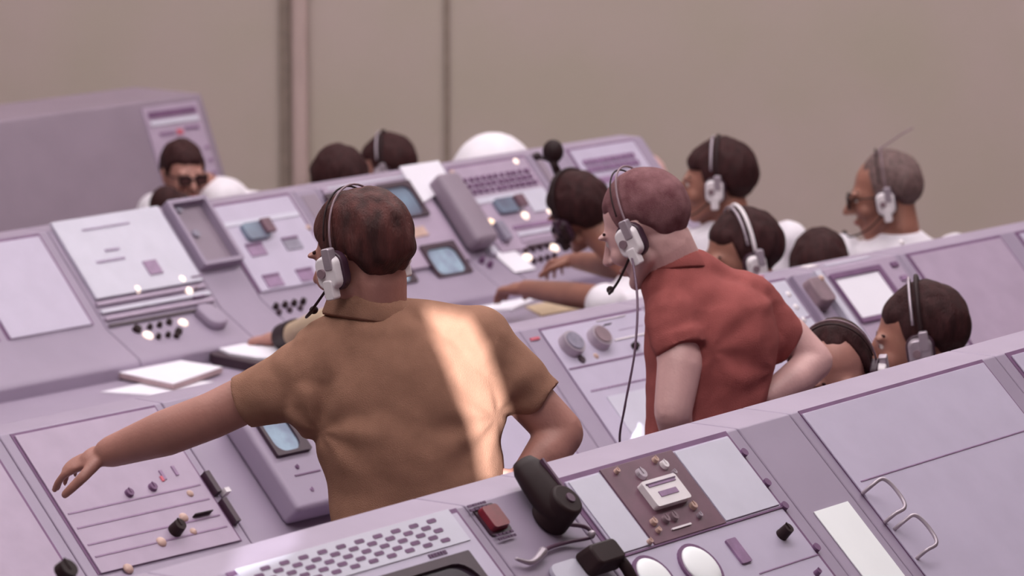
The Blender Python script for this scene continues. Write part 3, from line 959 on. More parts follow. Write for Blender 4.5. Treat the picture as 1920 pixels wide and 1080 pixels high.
def cone(bm, p0, p1, r0, r1, flat0=False, flat1=False, seg=20, squash=None, caps=True):
    """tapered limb segment; squash = (axis vector, factor) flattens it"""
    p0, p1 = V(p0), V(p1)
    t = (p1 - p0).normalized()
    x = t.cross(V((0, 0, 1)))
    if x.length < .05: x = t.cross(V((1, 0, 0)))
    x.normalize()
    y = t.cross(x)
    if squash:
        y = squash[0] - t * squash[0].dot(t)
        y.normalize()
        x = t.cross(y)
    kf = squash[1] if squash else 1
    ra = [bm.verts.new(p0 + x * r0 * math.cos(2 * math.pi * k / seg) + y * kf * r0 * math.sin(2 * math.pi * k / seg)) for k in range(seg)]
    rb = [bm.verts.new(p1 + x * r1 * math.cos(2 * math.pi * k / seg) + y * kf * r1 * math.sin(2 * math.pi * k / seg)) for k in range(seg)]
    for k in range(seg): bm.faces.new((ra[k], ra[(k + 1) % seg], rb[(k + 1) % seg], rb[k]))
    bm.faces.new(ra[::-1]); bm.faces.new(rb)
    Q = Matrix((x, y, t)).transposed()
    if not flat0: sph(bm, p0, (r0, r0 * kf, r0), Q, 2)
    if not flat1: sph(bm, p1, (r1, r1 * kf, r1), Q, 2)


def chain(bm, pts, rs, **k):
    for i in range(len(pts) - 1): cone(bm, pts[i], pts[i + 1], rs[i], rs[i + 1], **k)


def loft(bm, rings, seg=28, p=2.4):
    """rings: (center, half width vector, half depth vector)"""
    L = []
    for c, wv, dv in rings:
        r = []
        for k in range(seg):
            t = 2 * math.pi * k / seg
            cx, sx = math.cos(t), math.sin(t)
            r.append(bm.verts.new(V(c) + V(wv) * (abs(cx) ** (2 / p) * (1 if cx >= 0 else -1)) + V(dv) * (abs(sx) ** (2 / p) * (1 if sx >= 0 else -1))))
        L.append(r)
    for i in range(len(L) - 1):
        for k in range(seg): bm.faces.new((L[i][k], L[i][(k + 1) % seg], L[i + 1][(k + 1) % seg], L[i + 1][k]))
    bm.faces.new(L[0][::-1]); bm.faces.new(L[-1])


def fuse(name, bm, material, parent, voxel=.006, smooth=6, wrinkle=None):
    """merge overlapping closed shapes into one continuous skin"""
    bmesh.ops.recalc_face_normals(bm, faces=bm.faces)
    me = bpy.data.meshes.new('tmp')
    bm.to_mesh(me); bm.free()
    t = bpy.data.objects.new('tmp', me)
    col.objects.link(t)
    m = t.modifiers.new('r', 'REMESH'); m.mode = 'VOXEL'; m.voxel_size = voxel
    s = t.modifiers.new('s', 'SMOOTH'); s.factor = .5; s.iterations = smooth
    dg = bpy.context.evaluated_depsgraph_get()
    me2 = bpy.data.meshes.new_from_object(t.evaluated_get(dg))
    bpy.data.objects.remove(t); bpy.data.meshes.remove(me)
    bm = nb(); bm.from_mesh(me2); bpy.data.meshes.remove(me2)
    if wrinkle:
        bm.normal_update()
        mv = [(v, v.normal * wrinkle(v.co)) for v in bm.verts]
        for v, d in mv: v.co += d
    return link(name, bm, material, parent, smooth=True)


def headmat(center, yaw_left, pitch_down=0, roll=0):
    """yaw 0 = looks straight away from the camera, positive turns towards picture left; 180 = faces the camera"""
    a = math.radians(yaw_left)
    fwd = AWAY * math.cos(a) - CR * math.sin(a)
    right = fwd.cross(V((0, 0, 1))).normalized()
    m = Matrix((right, fwd, V((0, 0, 1)))).transposed().to_4x4()
    m = m @ Matrix.Rotation(-math.radians(pitch_down), 4, 'X') @ Matrix.Rotation(math.radians(roll), 4, 'Y')
    return Matrix.Translation(center) @ m


def add_head(bm, H, neck_to=None, nr=.056, s=1.0):
    Q = H.to_3x3()
    def p(x, y, z): return H @ V((x * s, y * s, z * s))
    def e(c, r): sph(bm, p(*c), tuple(k * s for k in r), Q, 3)
    e((0, -.016, .038), (.076, .098, .088))
    e((0, .02, .0), (.068, .076, .085))
    e((0, .026, -.055), (.053, .056, .055))
    e((0, .062, -.095), (.026, .026, .022))
    for sx in (-1, 1):
        e((sx * .040, .058, -.028), (.024, .028, .026))
        cone(bm, p(sx * .058, -.002, -.055), p(sx * .022, .066, -.098), .020 * s, .017 * s)
        e((sx * .033, .083, .024), (.026, .013, .008))
        # ear
        e((sx * .077, -.008, -.005), (.008, .017, .030)); e((sx * .080, -.014, .010), (.010, .018, .018))
    cone(bm, p(0, .090, .016), p(0, .115, -.026), .009 * s, .013 * s)
    e((0, .118, -.029), (.014, .014, .012))
    for sx in (-1, 1): e((sx * .012, .101, -.034), (.009, .010, .008))
    e((0, .086, -.059), (.027, .013, .006)); e((0, .085, -.070), (.024, .013, .007))
    if neck_to is not None:
        cone(bm, p(0, -.028, -.035), neck_to, nr * s, nr * 1.12)
    return p


def face_bits(H, parent, s=1.0):
    for sx in (-1, 1):
        bm = nb(); sph(bm, H @ V((sx * .032 * s, .0755 * s, .005 * s)), (.0120 * s,) * 3, None, 2); ob = link('eye', bm, M['eye'], parent, smooth=True)
        bm = nb(); sph(bm, H @ V((sx * .032 * s, .0838 * s, .004 * s)), (.0052 * s,) * 3, None, 2); link('iris', bm, M['iris'], ob, smooth=True)
    for nm, z, r in (('lips', -.0645, (.023, .0125, .0085)),):
        bm = nb(); sph(bm, H @ V((0, .0895 * s, z * s)), tuple(k * s for k in r), H.to_3x3(), 3); link(nm, bm, M['lip'], parent, smooth=True)
    for sx in (-1, 1):
        bm = nb(); cone(bm, H @ V((sx * .018 * s, .0885 * s, .027 * s)), H @ V((sx * .05 * s, .073 * s, .029 * s)), .0045 * s, .0035 * s); link('eyebrow', bm, M['hair'], parent, smooth=True)


def add_hair(H, parent, material, vol=1.0, front=.062, back=-.075, side=.0, recede=0.0, s=1.0, name='hair', amp=.004, seed=0):
    bm = nb()
    bmesh.ops.create_icosphere(bm, subdivisions=6, radius=1)
    kill = []
    for v in bm.verts:
        d = v.co.copy()
        c = V((0, -.018, .036))
        q = V((d.x * .081 * vol, d.y * (.104 if d.y < 0 else .099) * vol, d.z * .096 * vol)) + c
        az = abs(math.degrees(math.atan2(q.x, q.y + .0)))   # 0 front .. 180 back
        if az < 58: lim = front + recede * (1 - az / 58)
        elif az < 84: lim = front + (side - .035 - front) * (az - 58) / 26
        elif az < 94: lim = side - .035
        elif az < 112: lim = side + .012
        else:
            k = min(1, (az - 112) / 45)
            lim = side + (back - side) * k * k * (3 - 2 * k)
        if q.z < lim - .012: kill.append(v); continue
        k = max(0, min(1, (q.z - lim + .012) / .035))
        q = c + (q - c) * (1 - .13 * (1 - k) ** 2)
        if q.z < 0:
            tp = 1 - min(.3, -q.z * 2.2)
            q = V((q.x * tp, c.y + (q.y - c.y) * tp, q.z))
        n = noise.noise(V((q.x * 45 + seed, q.y * 45, q.z * 22))) * amp + noise.noise(V((q.x * 18 + seed, q.y * 18, q.z * 12))) * amp * 1.4
        v.co = q + d.normalized() * n
    bmesh.ops.delete(bm, geom=kill, context='VERTS')
    ret = bmesh.ops.extrude_face_region(bm, geom=bm.faces[:])
    for v in [g for g in ret['geom'] if isinstance(g, bmesh.types.BMVert)]:
        c = V((0, -.018, .036))
        v.co = c + (v.co - c) * .86
    bm.transform(Matrix.Scale(s, 4))
    bm.transform(H)
    return link(name, bm, material, parent, smooth=True)


def add_headset(H, label, side=(-1, 1), s=1.0, boom=-1, cable=None, style='white', antenna=None):
    th = thing('headset', label, 'headset', tuple(H.translation), 0, 'headsets worn by the people')
    cupm = M['steel'] if style == 'grey' else M['black'] if style == 'black' else M['white']
    Q = H.to_3x3()
    def p(x, y, z): return H @ V((x * s, y * s, z * s))
    pts = [p(.092 * math.cos(t), -.012, .03 + .112 * math.sin(t) * (1 if math.sin(t) > 0 else .5)) for t in [math.pi * k / 24 for k in range(25)]]
    bm = nb(); add_tube(bm, pts, .0025 if style == 'subtle' else .006, 8); link('headband', bm, M['white'] if style == 'whiteband' else M['brownobj'] if style == 'subtle' else M['black'], th, smooth=True)
    pts = [p(.091 * math.cos(t), .004, .03 + .110 * math.sin(t)) for t in [math.pi * (.06 + .88 * k / 24) for k in range(25)]]
    bm = nb(); add_tube(bm, pts, .002 if style == 'subtle' else .0035, 8); link('headband_wire', bm, M['black'] if style in ('subtle', 'black') else M['steel'], th, smooth=True)
    for sx in side:
        fr = Fr(p(sx * .082, -.006, -.008), Q.col[1], Q.col[2], Q.col[0] * sx)
        bm = nb(); add_rr(bm, fr, (-.031 * s, -.038 * s, .031 * s, .038 * s), .026 * s, -.004, .016 * s); link('ear_pad', bm, M['dark'], th, bevel=.004)
        bm = nb(); add_rr(bm, fr, (-.027 * s, -.034 * s, .027 * s, .033 * s), .018 * s, .014 * s, .034 * s, taper=.12); cu = link('ear_cup', bm, cupm, th, bevel=.005)
        bm = nb(); add_rr(bm, fr, (-.012 * s, -.052 * s, .010 * s, -.014 * s), .006, .016 * s, .038 * s); link('cup_block', bm, M['black'] if style == 'black' else M['white'], cu, bevel=.003)
        bm = nb(); add_rr(bm, fr, (-.02 * s, .004, .0, .046 * s), .005, .016 * s, .036 * s); link('cup_yoke', bm, M['dark'] if style == 'black' else M['steel'], cu, bevel=.003)
        bm = nb(); add_cyl(bm, fr, .008 * s, 0, .009 * s, .03 * s, .039 * s); link('cup_screw', bm, M['brownobj'], cu)
    if boom:
        b = boom
        pts = spline([p(b * .10, .0, -.03), p(b * .105, .05, -.07), p(b * .07, .105, -.09), p(b * .02, .128, -.085)], 6)
        bm = nb(); add_tube(bm, pts, .003, 8); link('microphone_boom', bm, M['black'], th, smooth=True)
        bm = nb(); sph(bm, p(b * .018, .128, -.084), (.011, .009, .009), Q, 2); link('microphone_tip', bm, M['black'], th, smooth=True)
    if cable:
        bm = nb(); add_tube(bm, spline(cable, 8), .0028, 6); link('cable', bm, M['cord'], th, smooth=True)
    if antenna:
        bm = nb(); add_tube(bm, antenna, .003, 6); link('antenna', bm, M['brownobj'], th, smooth=True)
    return th


def add_glasses(H, label, s=1.0):
    th = thing('eyeglasses', label, 'glasses', tuple(H.translation), 0, 'glasses worn by the people')
    Q = H.to_3x3()
    fr = Fr(H @ V((0, .106 * s, .004 * s)), Q.col[0], Q.col[2], Q.col[1])
    for sx in (-1, 1):
        r = (sx * .034 * s - .026 * s, -.020 * s, sx * .034 * s + .026 * s, .018 * s)
        bm = nb(); add_ring(bm, fr, r, (r[0] + .006, r[1] + .005, r[2] - .006, r[3] - .007), .010, .007, -.004, .004)
        link('frame_rim', bm, M['black'], th)
        bm = nb(); add_rr(bm, fr, (r[0] + .005, r[1] + .004, r[2] - .005, r[3] - .006), .008, -.001, .001); link('lens', bm, M['lens'], th)
        bm = nb(); add_tube(bm, [H @ V((sx * .060 * s, .104 * s, .012 * s)), H @ V((sx * .076 * s, .05 * s, .012 * s)), H @ V((sx * .080 * s, -.01 * s, .008 * s))], .0032, 6)
        link('temple_arm', bm, M['black'], th, smooth=True)
    bm = nb(); add_tube(bm, [H @ V((-.012 * s, .108 * s, .008 * s)), H @ V((.012 * s, .108 * s, .008 * s))], .004, 6); link('bridge', bm, M['black'], th, smooth=True)
    return th


def add_hand(bm, wrist, d, up, curl=.5, thumb=1, s=1.0, spread=.03):
    """wrist point, pointing direction d, back-of-hand normal up; thumb = +1 / -1 side"""
    d = V(d).normalized(); up = (V(up) - d * V(up).dot(d)).normalized(); sd = d.cross(up) * thumb
    cone(bm, wrist - d * .01, wrist + d * .04 * s, .026 * s, .036 * s, squash=(up, .62))
    cone(bm, wrist + d * .035 * s, wrist + d * .082 * s, .037 * s, .040 * s, squash=(up, .36))
    for i, (off, L) in enumerate(((.031, .072), (.0105, .080), (-.0105, .075), (-.030, .060))):
        o = wrist + d * (.082 - abs(i - 1.2) * .004) * s + sd * off * s
        dd = (d + sd * off * spread * 12).normalized()
        ang = 0
        r = (.0088 - .0006 * i * (i > 1)) * s
        p = o
        for k, fl in enumerate((.45, .32, .25)):
            ang += curl * (.5, .8, .6)[k] * (1 + .12 * i)
            q = p + (dd * math.cos(ang) - up * math.sin(ang)) * L * fl * s
            cone(bm, p, q, r * (1 - .07 * k), r * (1 - .07 * (k + 1)), seg=12)
            p = q
    o = wrist + d * .022 * s + sd * .028 * s - up * .004
    p1 = o + (d * .55 + sd * .75 - up * .25).normalized() * .042 * s
    p2 = p1 + (d * .85 + sd * .35 - up * (.2 + curl * .3)).normalized() * .032 * s
    p3 = p2 + (d * .95 + sd * .05 - up * (.2 + curl * .4)).normalized() * .024 * s
    chain(bm, [o, p1, p2, p3], [.014 * s, .012 * s, .0105 * s, .009 * s], seg=12)


def shoe(parent, ankle, fwd, floor):
    bm = nb()
    a = V((ankle.x, ankle.y, floor))
    sph(bm, a + fwd * .05 + V((0, 0, .035)), (.14, .046, .034), Matrix((fwd, V((-fwd.y, fwd.x, 0)), V((0, 0, 1)))).transposed(), 3)
    sph(bm, a - fwd * .03 + V((0, 0, .055)), (.055, .042, .05), Matrix((fwd, V((-fwd.y, fwd.x, 0)), V((0, 0, 1)))).transposed(), 3)
    for v in bm.verts: v.co.z = max(v.co.z, floor + .002)
    return link('shoe', bm, M['shoe'], parent, smooth=True)


def fbm(v, s=1.0):
    return noise.noise(v * s) + .5 * noise.noise(v * s * 2.1) + .25 * noise.noise(v * s * 4.3)


# ---------------- the tan-shirted man
def person_tan():
    D = 10.1
    q = D / FPX
    head = J(676, 484, D - .02)
    H = headmat(head, 52, 12, -4)
    pel = J(800, 1065, D)
    th = thing('person', 'man in a tan polo shirt standing with his back turned and left arm outstretched', 'person', (pel.x, pel.y, 0))
    rt = CR
    dp = AWAY
    nbase = J(700, 590, D + .0)
    shL = J(628, 668, D); shR = J(905, 655, D)
    elL = J(400, 778, D + .08); wrL = J(205, 848, D + .22)
    elR = J(1052, 812, D + .03); wrR = J(985, 895, D - .02)
    legs = []
    for sx, hx in ((-1, 735), (1, 860)):
        hp = J(hx, 1080, D)
        kn = V((hp.x, hp.y, .50)) + dp * .02; an = V((hp.x, hp.y, .09)) - dp * .02
        legs.append((hp, kn, an))
    bm = nb()
    add_head(bm, H, nbase + V((0, 0, -.01)), .064, 1.06)
    loft(bm, [(J(710, 610, D), rt * .07, dp * .06), (J(760, 670, D), rt * .17, dp * .08), (J(765, 800, D), rt * .165, dp * .09), (J(785, 950, D), rt * .15, dp * .085), (J(795, 1080, D), rt * .16, dp * .09)])
    chain(bm, [shL, elL], [.054, .050]); chain(bm, [elL, J(310, 812, D + .14), wrL], [.050, .050, .034])
    chain(bm, [shR, elR], [.054, .049]); chain(bm, [elR, J(1025, 850, D), wrR], [.049, .047, .034])
    add_hand(bm, wrL, (wrL - elL), V((0, 0, 1)) - dp * .3, .35, -1, 1.05)
    add_hand(bm, wrR, (J(930, 945, D + .03) - wrR), -dp * .9 + rt * .3, .5, 1, 1.0)
    for hp, kn, an in legs: chain(bm, [hp, kn, an], [.075, .05, .035])
    body = fuse('body', bm, M['skin'], th, .0048, 5)
    # shirt
    bm = nb()
    loft(bm, [(J(697, 566, D), rt * .075, dp * .072), (J(705, 585, D), rt * .098, dp * .085), (J(722, 606, D), rt * .135, dp * .098), (J(748, 640, D), rt * .185, dp * .108),
              (J(762, 690, D), rt * .203, dp * .12), (J(768, 760, D), rt * .206, dp * .13), (J(768, 830, D), rt * .200, dp * .13), (J(776, 900, D), rt * .190, dp * .125), (J(790, 980, D), rt * .185, dp * .12), (J(797, 1070, D), rt * .19, dp * .12)], 32, 2.3)
    sph(bm, J(640, 660, D), (.10, .075, .075)); sph(bm, J(890, 650, D), (.085, .085, .085))
    cuL = J(452, 758, D + .05)
    cone(bm, J(640, 680, D), J(545, 725, D + .02), .098, .078, flat1=True); cone(bm, J(560, 718, D + .02), cuL, .080, .060, flat0=True, flat1=True)
    cone(bm, J(470, 750, D + .05), cuL, .062, .062, flat0=True, flat1=True)
    cone(bm, J(725, 615, D), J(890, 640, D), .070, .072); cone(bm, J(700, 615, D), J(610, 665, D), .07, .075)
    sph(bm, J(600, 745, D), (.085, .08, .095))
    cuR = J(1013, 752, D + .02)
    cone(bm, J(898, 662, D), cuR, .088, .059, flat1=True); cone(bm, J(1000, 737, D + .02), cuR, .061, .0615, flat0=True, flat1=True)
    sph(bm, J(915, 720, D), (.065, .08, .08))

    def wr(p):
        l = V(((p - head).dot(CR), (p - head).dot(AWAY), p.z - head.z))
        a = fbm(V((l.x * 3 + l.z * 1.5, l.y * 3, l.z * 4)), 1.6) * .009
        # folds fanning from both armpits
        for (c, dr) in ((J(600, 800, D), V((.9, -.45))), (J(930, 770, D), V((-.85, -.5)))):
            e = p - c
            u = V((e.dot(CR), e.z))
            dist = u.length
            w_ = math.exp(-(dist / .2) ** 2)
            a += w_ * min(1, dist / .08) * .0045 * math.sin(math.atan2(u.y, u.x) * 7 + dist * 12)
        # waist blousing
        a += .006 * math.sin(l.z * 32 + l.x * 9 + noise.noise(l * 5) * 3) * max(0, min(1, (-l.z - .42) / .15))
        return a
    sh = fuse('shirt', bm, M['shirt_tan'], th, .006, 7, wr)
    # collar
    bm = nb()
    c0 = J(697, 574, D)
    pts = []
    for k in range(33):
        t = 2 * math.pi * k / 32
        pts.append(c0 + rt * .082 * math.cos(t) * 1.03 + dp * .078 * math.sin(t) + V((0, 0, -.012 * math.sin(t) - .012 * math.cos(t))))
    for lay, (r, dz) in enumerate(((1.0, .014), (1.07, -.004), (1.16, -.022))):
        pass
    rings = []
    for (r, dz) in ((.96, -.01), (.97, .018), (1.02, .022), (1.12, .002), (1.24, -.026), (1.22, -.032), (1.05, -.006)):
        rings.append([bm.verts.new(c0 + (q_ - c0) * r + V((0, 0, dz))) for q_ in pts[:-1]])
    for i in range(len(rings)):
        A_, B_ = rings[i], rings[(i + 1) % len(rings)]
        for k in range(32): bm.faces.new((A_[k], A_[(k + 1) % 32], B_[(k + 1) % 32], B_[k]))
    link('collar', bm, M['shirt_tan'], th, smooth=True)
    bm = nb()
    for hp, kn, an in legs:
        chain(bm, [hp, kn], [.098, .078]); cone(bm, kn, an + V((0, 0, .0)), .078, .07, flat1=True)
    loft(bm, [(J(795, 1045, D), rt * .182, dp * .115), (J(797, 1140, D), rt * .19, dp * .125)])
    fuse('trousers', bm, M['trousers'], th, .012, 4)
    for hp, kn, an in legs: shoe(th, an, dp, 0)
    add_hair(H, th, M['hairr'], 1.07, front=.06, back=-.082, side=.012, s=1.08, amp=.0045, seed=2)
    face_bits(H, th, 1.06)
    add_headset(H, 'white cupped headset on the head of the tan-shirted man', s=1.10, boom=-1, style='subtle')


person_tan()


# ---------------- the red-shirted man
def person_red():
    D = 11.0
    rt = (CR * math.cos(.35) - AWAY * math.sin(.35) * -1).normalized()
    dp = V((-rt.y, rt.x, 0))
    head = J(1211, 431, D - .02)
    H = headmat(head, 62, 26, -4)
    pel = J(1318, 900, D)
    th = thing('person', 'man in a red polo shirt with cropped hair leaning forward, hands at his hips', 'person', (pel.x, pel.y, 0))
    shL = J(1262, 590, D - .08); shR = J(1420, 585, D + .1)
    elL = J(1262, 770, D - .14); wrL = J(1275, 860, D - .05)
    elR = J(1528, 678, D + .1); wrR = J(1440, 745, D + .02)
    legs = []
    for hx, dd in ((1270, -.05), (1370, .05)):
        hp = J(hx, 900, D + dd)
        legs.append((hp, V((hp.x, hp.y, .50)), V((hp.x, hp.y, .09))))
    bm = nb()
    add_head(bm, H, J(1262, 500, D), .062, 1.04)
    loft(bm, [(J(1275, 515, D), rt * .06, dp * .06), (J(1325, 570, D), rt * .12, dp * .08), (J(1330, 700, D), rt * .12, dp * .085), (J(1320, 800, D), rt * .12, dp * .085), (J(1318, 900, D), rt * .14, dp * .09)])
    chain(bm, [shL, J(1275, 680, D - .12), elL], [.050, .052, .044]); chain(bm, [elL, wrL], [.044, .03])
    chain(bm, [shR, J(1480, 630, D + .1), elR], [.05, .047, .043]); chain(bm, [elR, J(1490, 712, D + .05), wrR], [.043, .042, .033])
    add_hand(bm, wrL, V((0, 0, -1)) + rt * .3, -dp, .4, 1)
    add_hand(bm, wrR, (J(1390, 775, D) - wrR), -dp + V((0, 0, .3)), .5, 1)
    for hp, kn, an in legs: chain(bm, [hp, kn, an], [.075, .05, .035])
    fuse('body', bm, M['skinp'], th, .0048, 5)
    bm = nb()
    loft(bm, [(J(1262, 478, D), rt * .056, dp * .066), (J(1272, 500, D), rt * .078, dp * .08), (J(1295, 525, D), rt * .118, dp * .1), (J(1325, 565, D), rt * .148, dp * .118), (J(1334, 620, D), rt * .152, dp * .125),
              (J(1330, 690, D), rt * .15, dp * .12), (J(1322, 760, D), rt * .14, dp * .115), (J(1318, 830, D), rt * .135, dp * .11), (J(1318, 905, D), rt * .14, dp * .11)], 32, 2.3)
    cu = J(1278, 652, D - .115)
    sph(bm, J(1262, 575, D - .04), (.062, .07, .07))
    cone(bm, shL, J(1272, 640, D - .11), .066, .058, flat1=True); cone(bm, J(1272, 630, D - .11), J(1280, 657, D - .12), .060, .061, flat0=True, flat1=True)
    sph(bm, J(1405, 580, D + .08), (.07, .075, .07))
    cone(bm, J(1415, 590, D + .08), J(1482, 648, D + .1), .078, .056, flat1=True)
    cone(bm, J(1285, 525, D), J(1400, 575, D + .06), .075, .078)
    sph(bm, J(1430, 640, D + .07), (.055, .06, .06))

    def wr(p):
        l = p - head
        a = fbm(V((l.dot(CR) * 4 - l.z * 2, l.dot(AWAY) * 3, l.z * 4)), 1.6) * .009
        for c in (J(1330, 640, D), J(1450, 690, D)):
            e = p - c
            u = V((e.dot(CR), e.z)); dist = u.length
            a += math.exp(-(dist / .16) ** 2) * min(1, dist / .08) * .004 * math.sin(math.atan2(u.y, u.x) * 6 + dist * 14)
        return a
    fuse('shirt', bm, M['shirt_red'], th, .006, 7, wr)
    bm = nb()
    c0 = J(1262, 490, D)
    tl = (J(1240, 440, D) - c0).normalized()
    sd = rt
    fw = sd.cross(tl)
    rings = []
    for (r, dz) in ((.90, -.01), (.92, .016), (.98, .020), (1.10, .002), (1.22, -.022), (1.20, -.028), (1.03, -.006)):
        rings.append([bm.verts.new(c0 + (sd * .066 * math.cos(t) + fw * .074 * math.sin(t)) * r + tl * (dz)) for t in [2 * math.pi * k / 32 for k in range(32)]])
    for i in range(len(rings)):
        A_, B_ = rings[i], rings[(i + 1) % len(rings)]
        for k in range(32): bm.faces.new((A_[k], A_[(k + 1) % 32], B_[(k + 1) % 32], B_[k]))
    link('collar', bm, M['shirt_red'], th, smooth=True)
    bm = nb()
    for hp, kn, an in legs:
        chain(bm, [hp, kn], [.095, .076]); cone(bm, kn, an, .076, .07, flat1=True)
    loft(bm, [(J(1318, 885, D), rt * .133, dp * .105), (J(1320, 960, D), rt * .15, dp * .12)])
    fuse('trousers', bm, M['trousers'], th, .012, 4)
    for hp, kn, an in legs: shoe(th, an, dp, 0)
    add_hair(H, th, M['hairbuzz'], 1.0, front=.07, back=-.06, side=.02, s=1.06, amp=.0012)
    face_bits(H, th, 1.04)
    e = J(1180, 470, D - .1)
    add_headset(H, 'white cupped headset on the cropped head of the red-shirted man', s=1.08, boom=-1, style='subtle',
                cable=[J(1183, 470, D - .12), J(1195, 560, D - .2), J(1190, 660, D - .25), J(1172, 760, D - .25), J(1162, 830, D - .2), J(1180, 900, D - .15)])


person_red()


# ---------------- generic seated people
def seated(px, py, D, yaw, label, skin='skin', hair='hair', shirt='shirt_white', pitch=8, roll=0, s=1.0, body_yaw=None, floor=0.0,
           arms=None, hairk=None, lean=0.0, headset=None, hs_kw=None, glasses=None, hasface=True, voxel=.007, bald=False, boff=(0, 0, 0), hunch=0):
    head = J(px, py, D)
    H = headmat(head, yaw, pitch, roll)
    by = math.radians(yaw if body_yaw is None else body_yaw)
    fw = AWAY * math.cos(by) - CR * math.sin(by)
    rt = fw.cross(V((0, 0, 1))).normalized()
    up = V((0, 0, 1))
    base = head - fw * (.04 + lean) - up * .15 + CR * boff[0] + AWAY * boff[1] + up * boff[2]
    pelz = max(floor + .47, head.z - .72)
    pel = V((base.x, base.y, 0)) - fw * (.02 + lean) + up * pelz
    th = thing('person', label, 'person', (pel.x, pel.y, floor))
    neck = base - up * .02
    bm = nb()
    add_head(bm, H, neck, .057, s)
    chest = neck - up * .16 - fw * (lean * .3)
    loft(bm, [(neck, rt * .06, fw * .05), (neck - up * .06, rt * .15, fw * .08), (chest - up * .06, rt * .15, fw * .1), (pel + up * .14, rt * .13, fw * .09), (pel, rt * .15, fw * .1)])
    sl_, sr_ = neck - up * .075 - rt * .18, neck - up * .075 + rt * .18
    seg = []
    for sgn, shp in ((-1, sl_), (1, sr_)):
        a = (arms or {}).get(sgn)
        if a: el, wri, hd, upv, cu = a
        else:
            el = shp - up * .26 + fw * .06 + rt * sgn * .04
            wri = el + fw * .22 + up * .02 - rt * sgn * .05
            hd, upv, cu = fw, up, .4
        chain(bm, [shp, el], [.045, .04]); chain(bm, [el, el.lerp(wri, .4), wri], [.041, .040, .028])
        add_hand(bm, wri, hd, upv, cu, -sgn * 1)
        seg.append((shp, el, wri))
    knees = []
    for sgn in (-1, 1):
        hp = pel + rt * sgn * .09; kn = hp + fw * .42; an = V((kn.x, kn.y, floor + .09))
        chain(bm, [hp, kn, an], [.075, .052, .036]); knees.append((hp, kn, an))
    fuse('body', bm, M[skin], th, voxel, 3)
    bm = nb()
    loft(bm, [(neck + up * .0, rt * .068, fw * .064), (neck - up * .025, rt * .10, fw * .075), (neck - up * .055, rt * .165, fw * .09), (chest, rt * .20, fw * .12), (chest - up * .12, rt * .185, fw * .125), (pel + up * .12, rt * .165, fw * .12), (pel, rt * .175, fw * .12)], 28, 2.3)
    if hunch: sph(bm, neck - up * .03 + CR * .045, (hunch * 1.3, hunch, hunch * .75))
    for shp, el, wri in seg:
        m_ = shp.lerp(el, .7)
        cone(bm, shp, m_, .07, .056, flat1=True)
        if shirt in ('shirt_khaki',): cone(bm, m_, el, .056, .05); cone(bm, el, el.lerp(wri, .8), .05, .042, flat1=True)
    fuse('shirt', bm, M[shirt], th, .01, 5, lambda p: fbm(p * 5) * .006)
    bm = nb()
    for hp, kn, an in knees: chain(bm, [hp, kn], [.09, .072]); cone(bm, kn, an, .072, .062, flat1=True)
    sph(bm, pel, (.17, .13, .11), Matrix((rt, fw, up)).transposed())
    fuse('trousers', bm, M['trousers'], th, .014, 3)
    for hp, kn, an in knees: shoe(th, an, fw, floor)
    if not bald: add_hair(H, th, M[hair], s=s * 1.03, **(hairk or {}))
    if hasface: face_bits(H, th, s)
    if headset: add_headset(H, headset, s=s * 1.04, **(hs_kw or {}))
    if glasses: add_glasses(H, glasses, s)
    return th


up = V((0, 0, 1))
ex3, ey3 = R3.ex, R3.ey
# hidden man behind the red shirt whose two bare arms reach to the far desk
D = 14.5
wA = J(985, 541, 14.95); eA = J(1128, 560, 14.6)
wB = J(1080, 488, 15.1); eB = J(1185, 505, 14.75)
fB = (-CR + AWAY * .35).normalized()
PP = []
PP.append(seated(1088, 402, 14.75, 40, 'dark-haired man leaning over far desk left of the cropped head, bare forearms reaching', 'skinb', 'hair', 'shirt_white', 14, -24,
    arms={-1: (eA, wA, (J(910, 545, 15.1) - wA), up, .45), 1: (eB, wB, (J(1030, 492, 15.2) - wB), up, .6)}, voxel=.0055, s=1.0, body_yaw=50, boff=(.16, -.05, .0),
    headset='black headset on the dark-haired man leaning at the far desk', hs_kw=dict(style='black', boom=0), hairk=dict(vol=1.06, back=-.09)))
PP.append(seated(1200, 352, 17.3, 62, 'balding man whose bare crown shows just above the cropped head', 'skinp', 'hair', 'shirt_white', 15, bald=True, body_yaw=0, floor=-.25))
wC = J(528, 634, 14.35); eC = J(630, 605, 13.85)
PP.append(seated(668, 500, 13.1, 30, 'man in khaki hidden behind the tan-shirted man, one hand on the black binder', 'skin', 'hair', 'shirt_khaki', 15,
    arms={-1: (eC, wC, (J(440, 643, 14.45) - wC), up, .5)}, voxel=.0055, lean=.02, body_yaw=45))
bm = nb(); p0 = J(533, 632, 14.33); p1 = J(556, 625, 14.22)
cone(bm, p0, p1, .042, .045, flat0=True, flat1=True); tag(link('wrist_strap', bm, M['black'], None), 'wide black wrist strap below the khaki sleeve', 'wrist strap')
PP.append(seated(1388, 486, 13.7, 108, 'dark-haired man with pale headband seated directly right of the red shoulder', 'skinb', 'hair', 'shirt_white', 10, s=1.06, body_yaw=52,
    headset='pale headset on the dark-haired man just right of the red shoulder', hs_kw=dict(style='whiteband'), hairk=dict(vol=1.03, front=.07)))
PP.append(seated(1342, 345, 15.4, 82, 'dark-haired man in profile facing left before the wall, white collar showing', 'skinb', 'hair', 'shirt_white', 2, s=1.06, body_yaw=0, boff=(.05, .03, .06),
    headset='headset with a round white cup on the man in profile before the wall', hairk=dict(vol=1.08, front=.06, back=-.1)))
PP.append(seated(1535, 514, 14.5, 10, 'dark-haired head just showing above the middle row, below bare wall', 'skin', 'hair', 'shirt_white', 5, s=1.0, hairk=dict(vol=1.08), body_yaw=0))
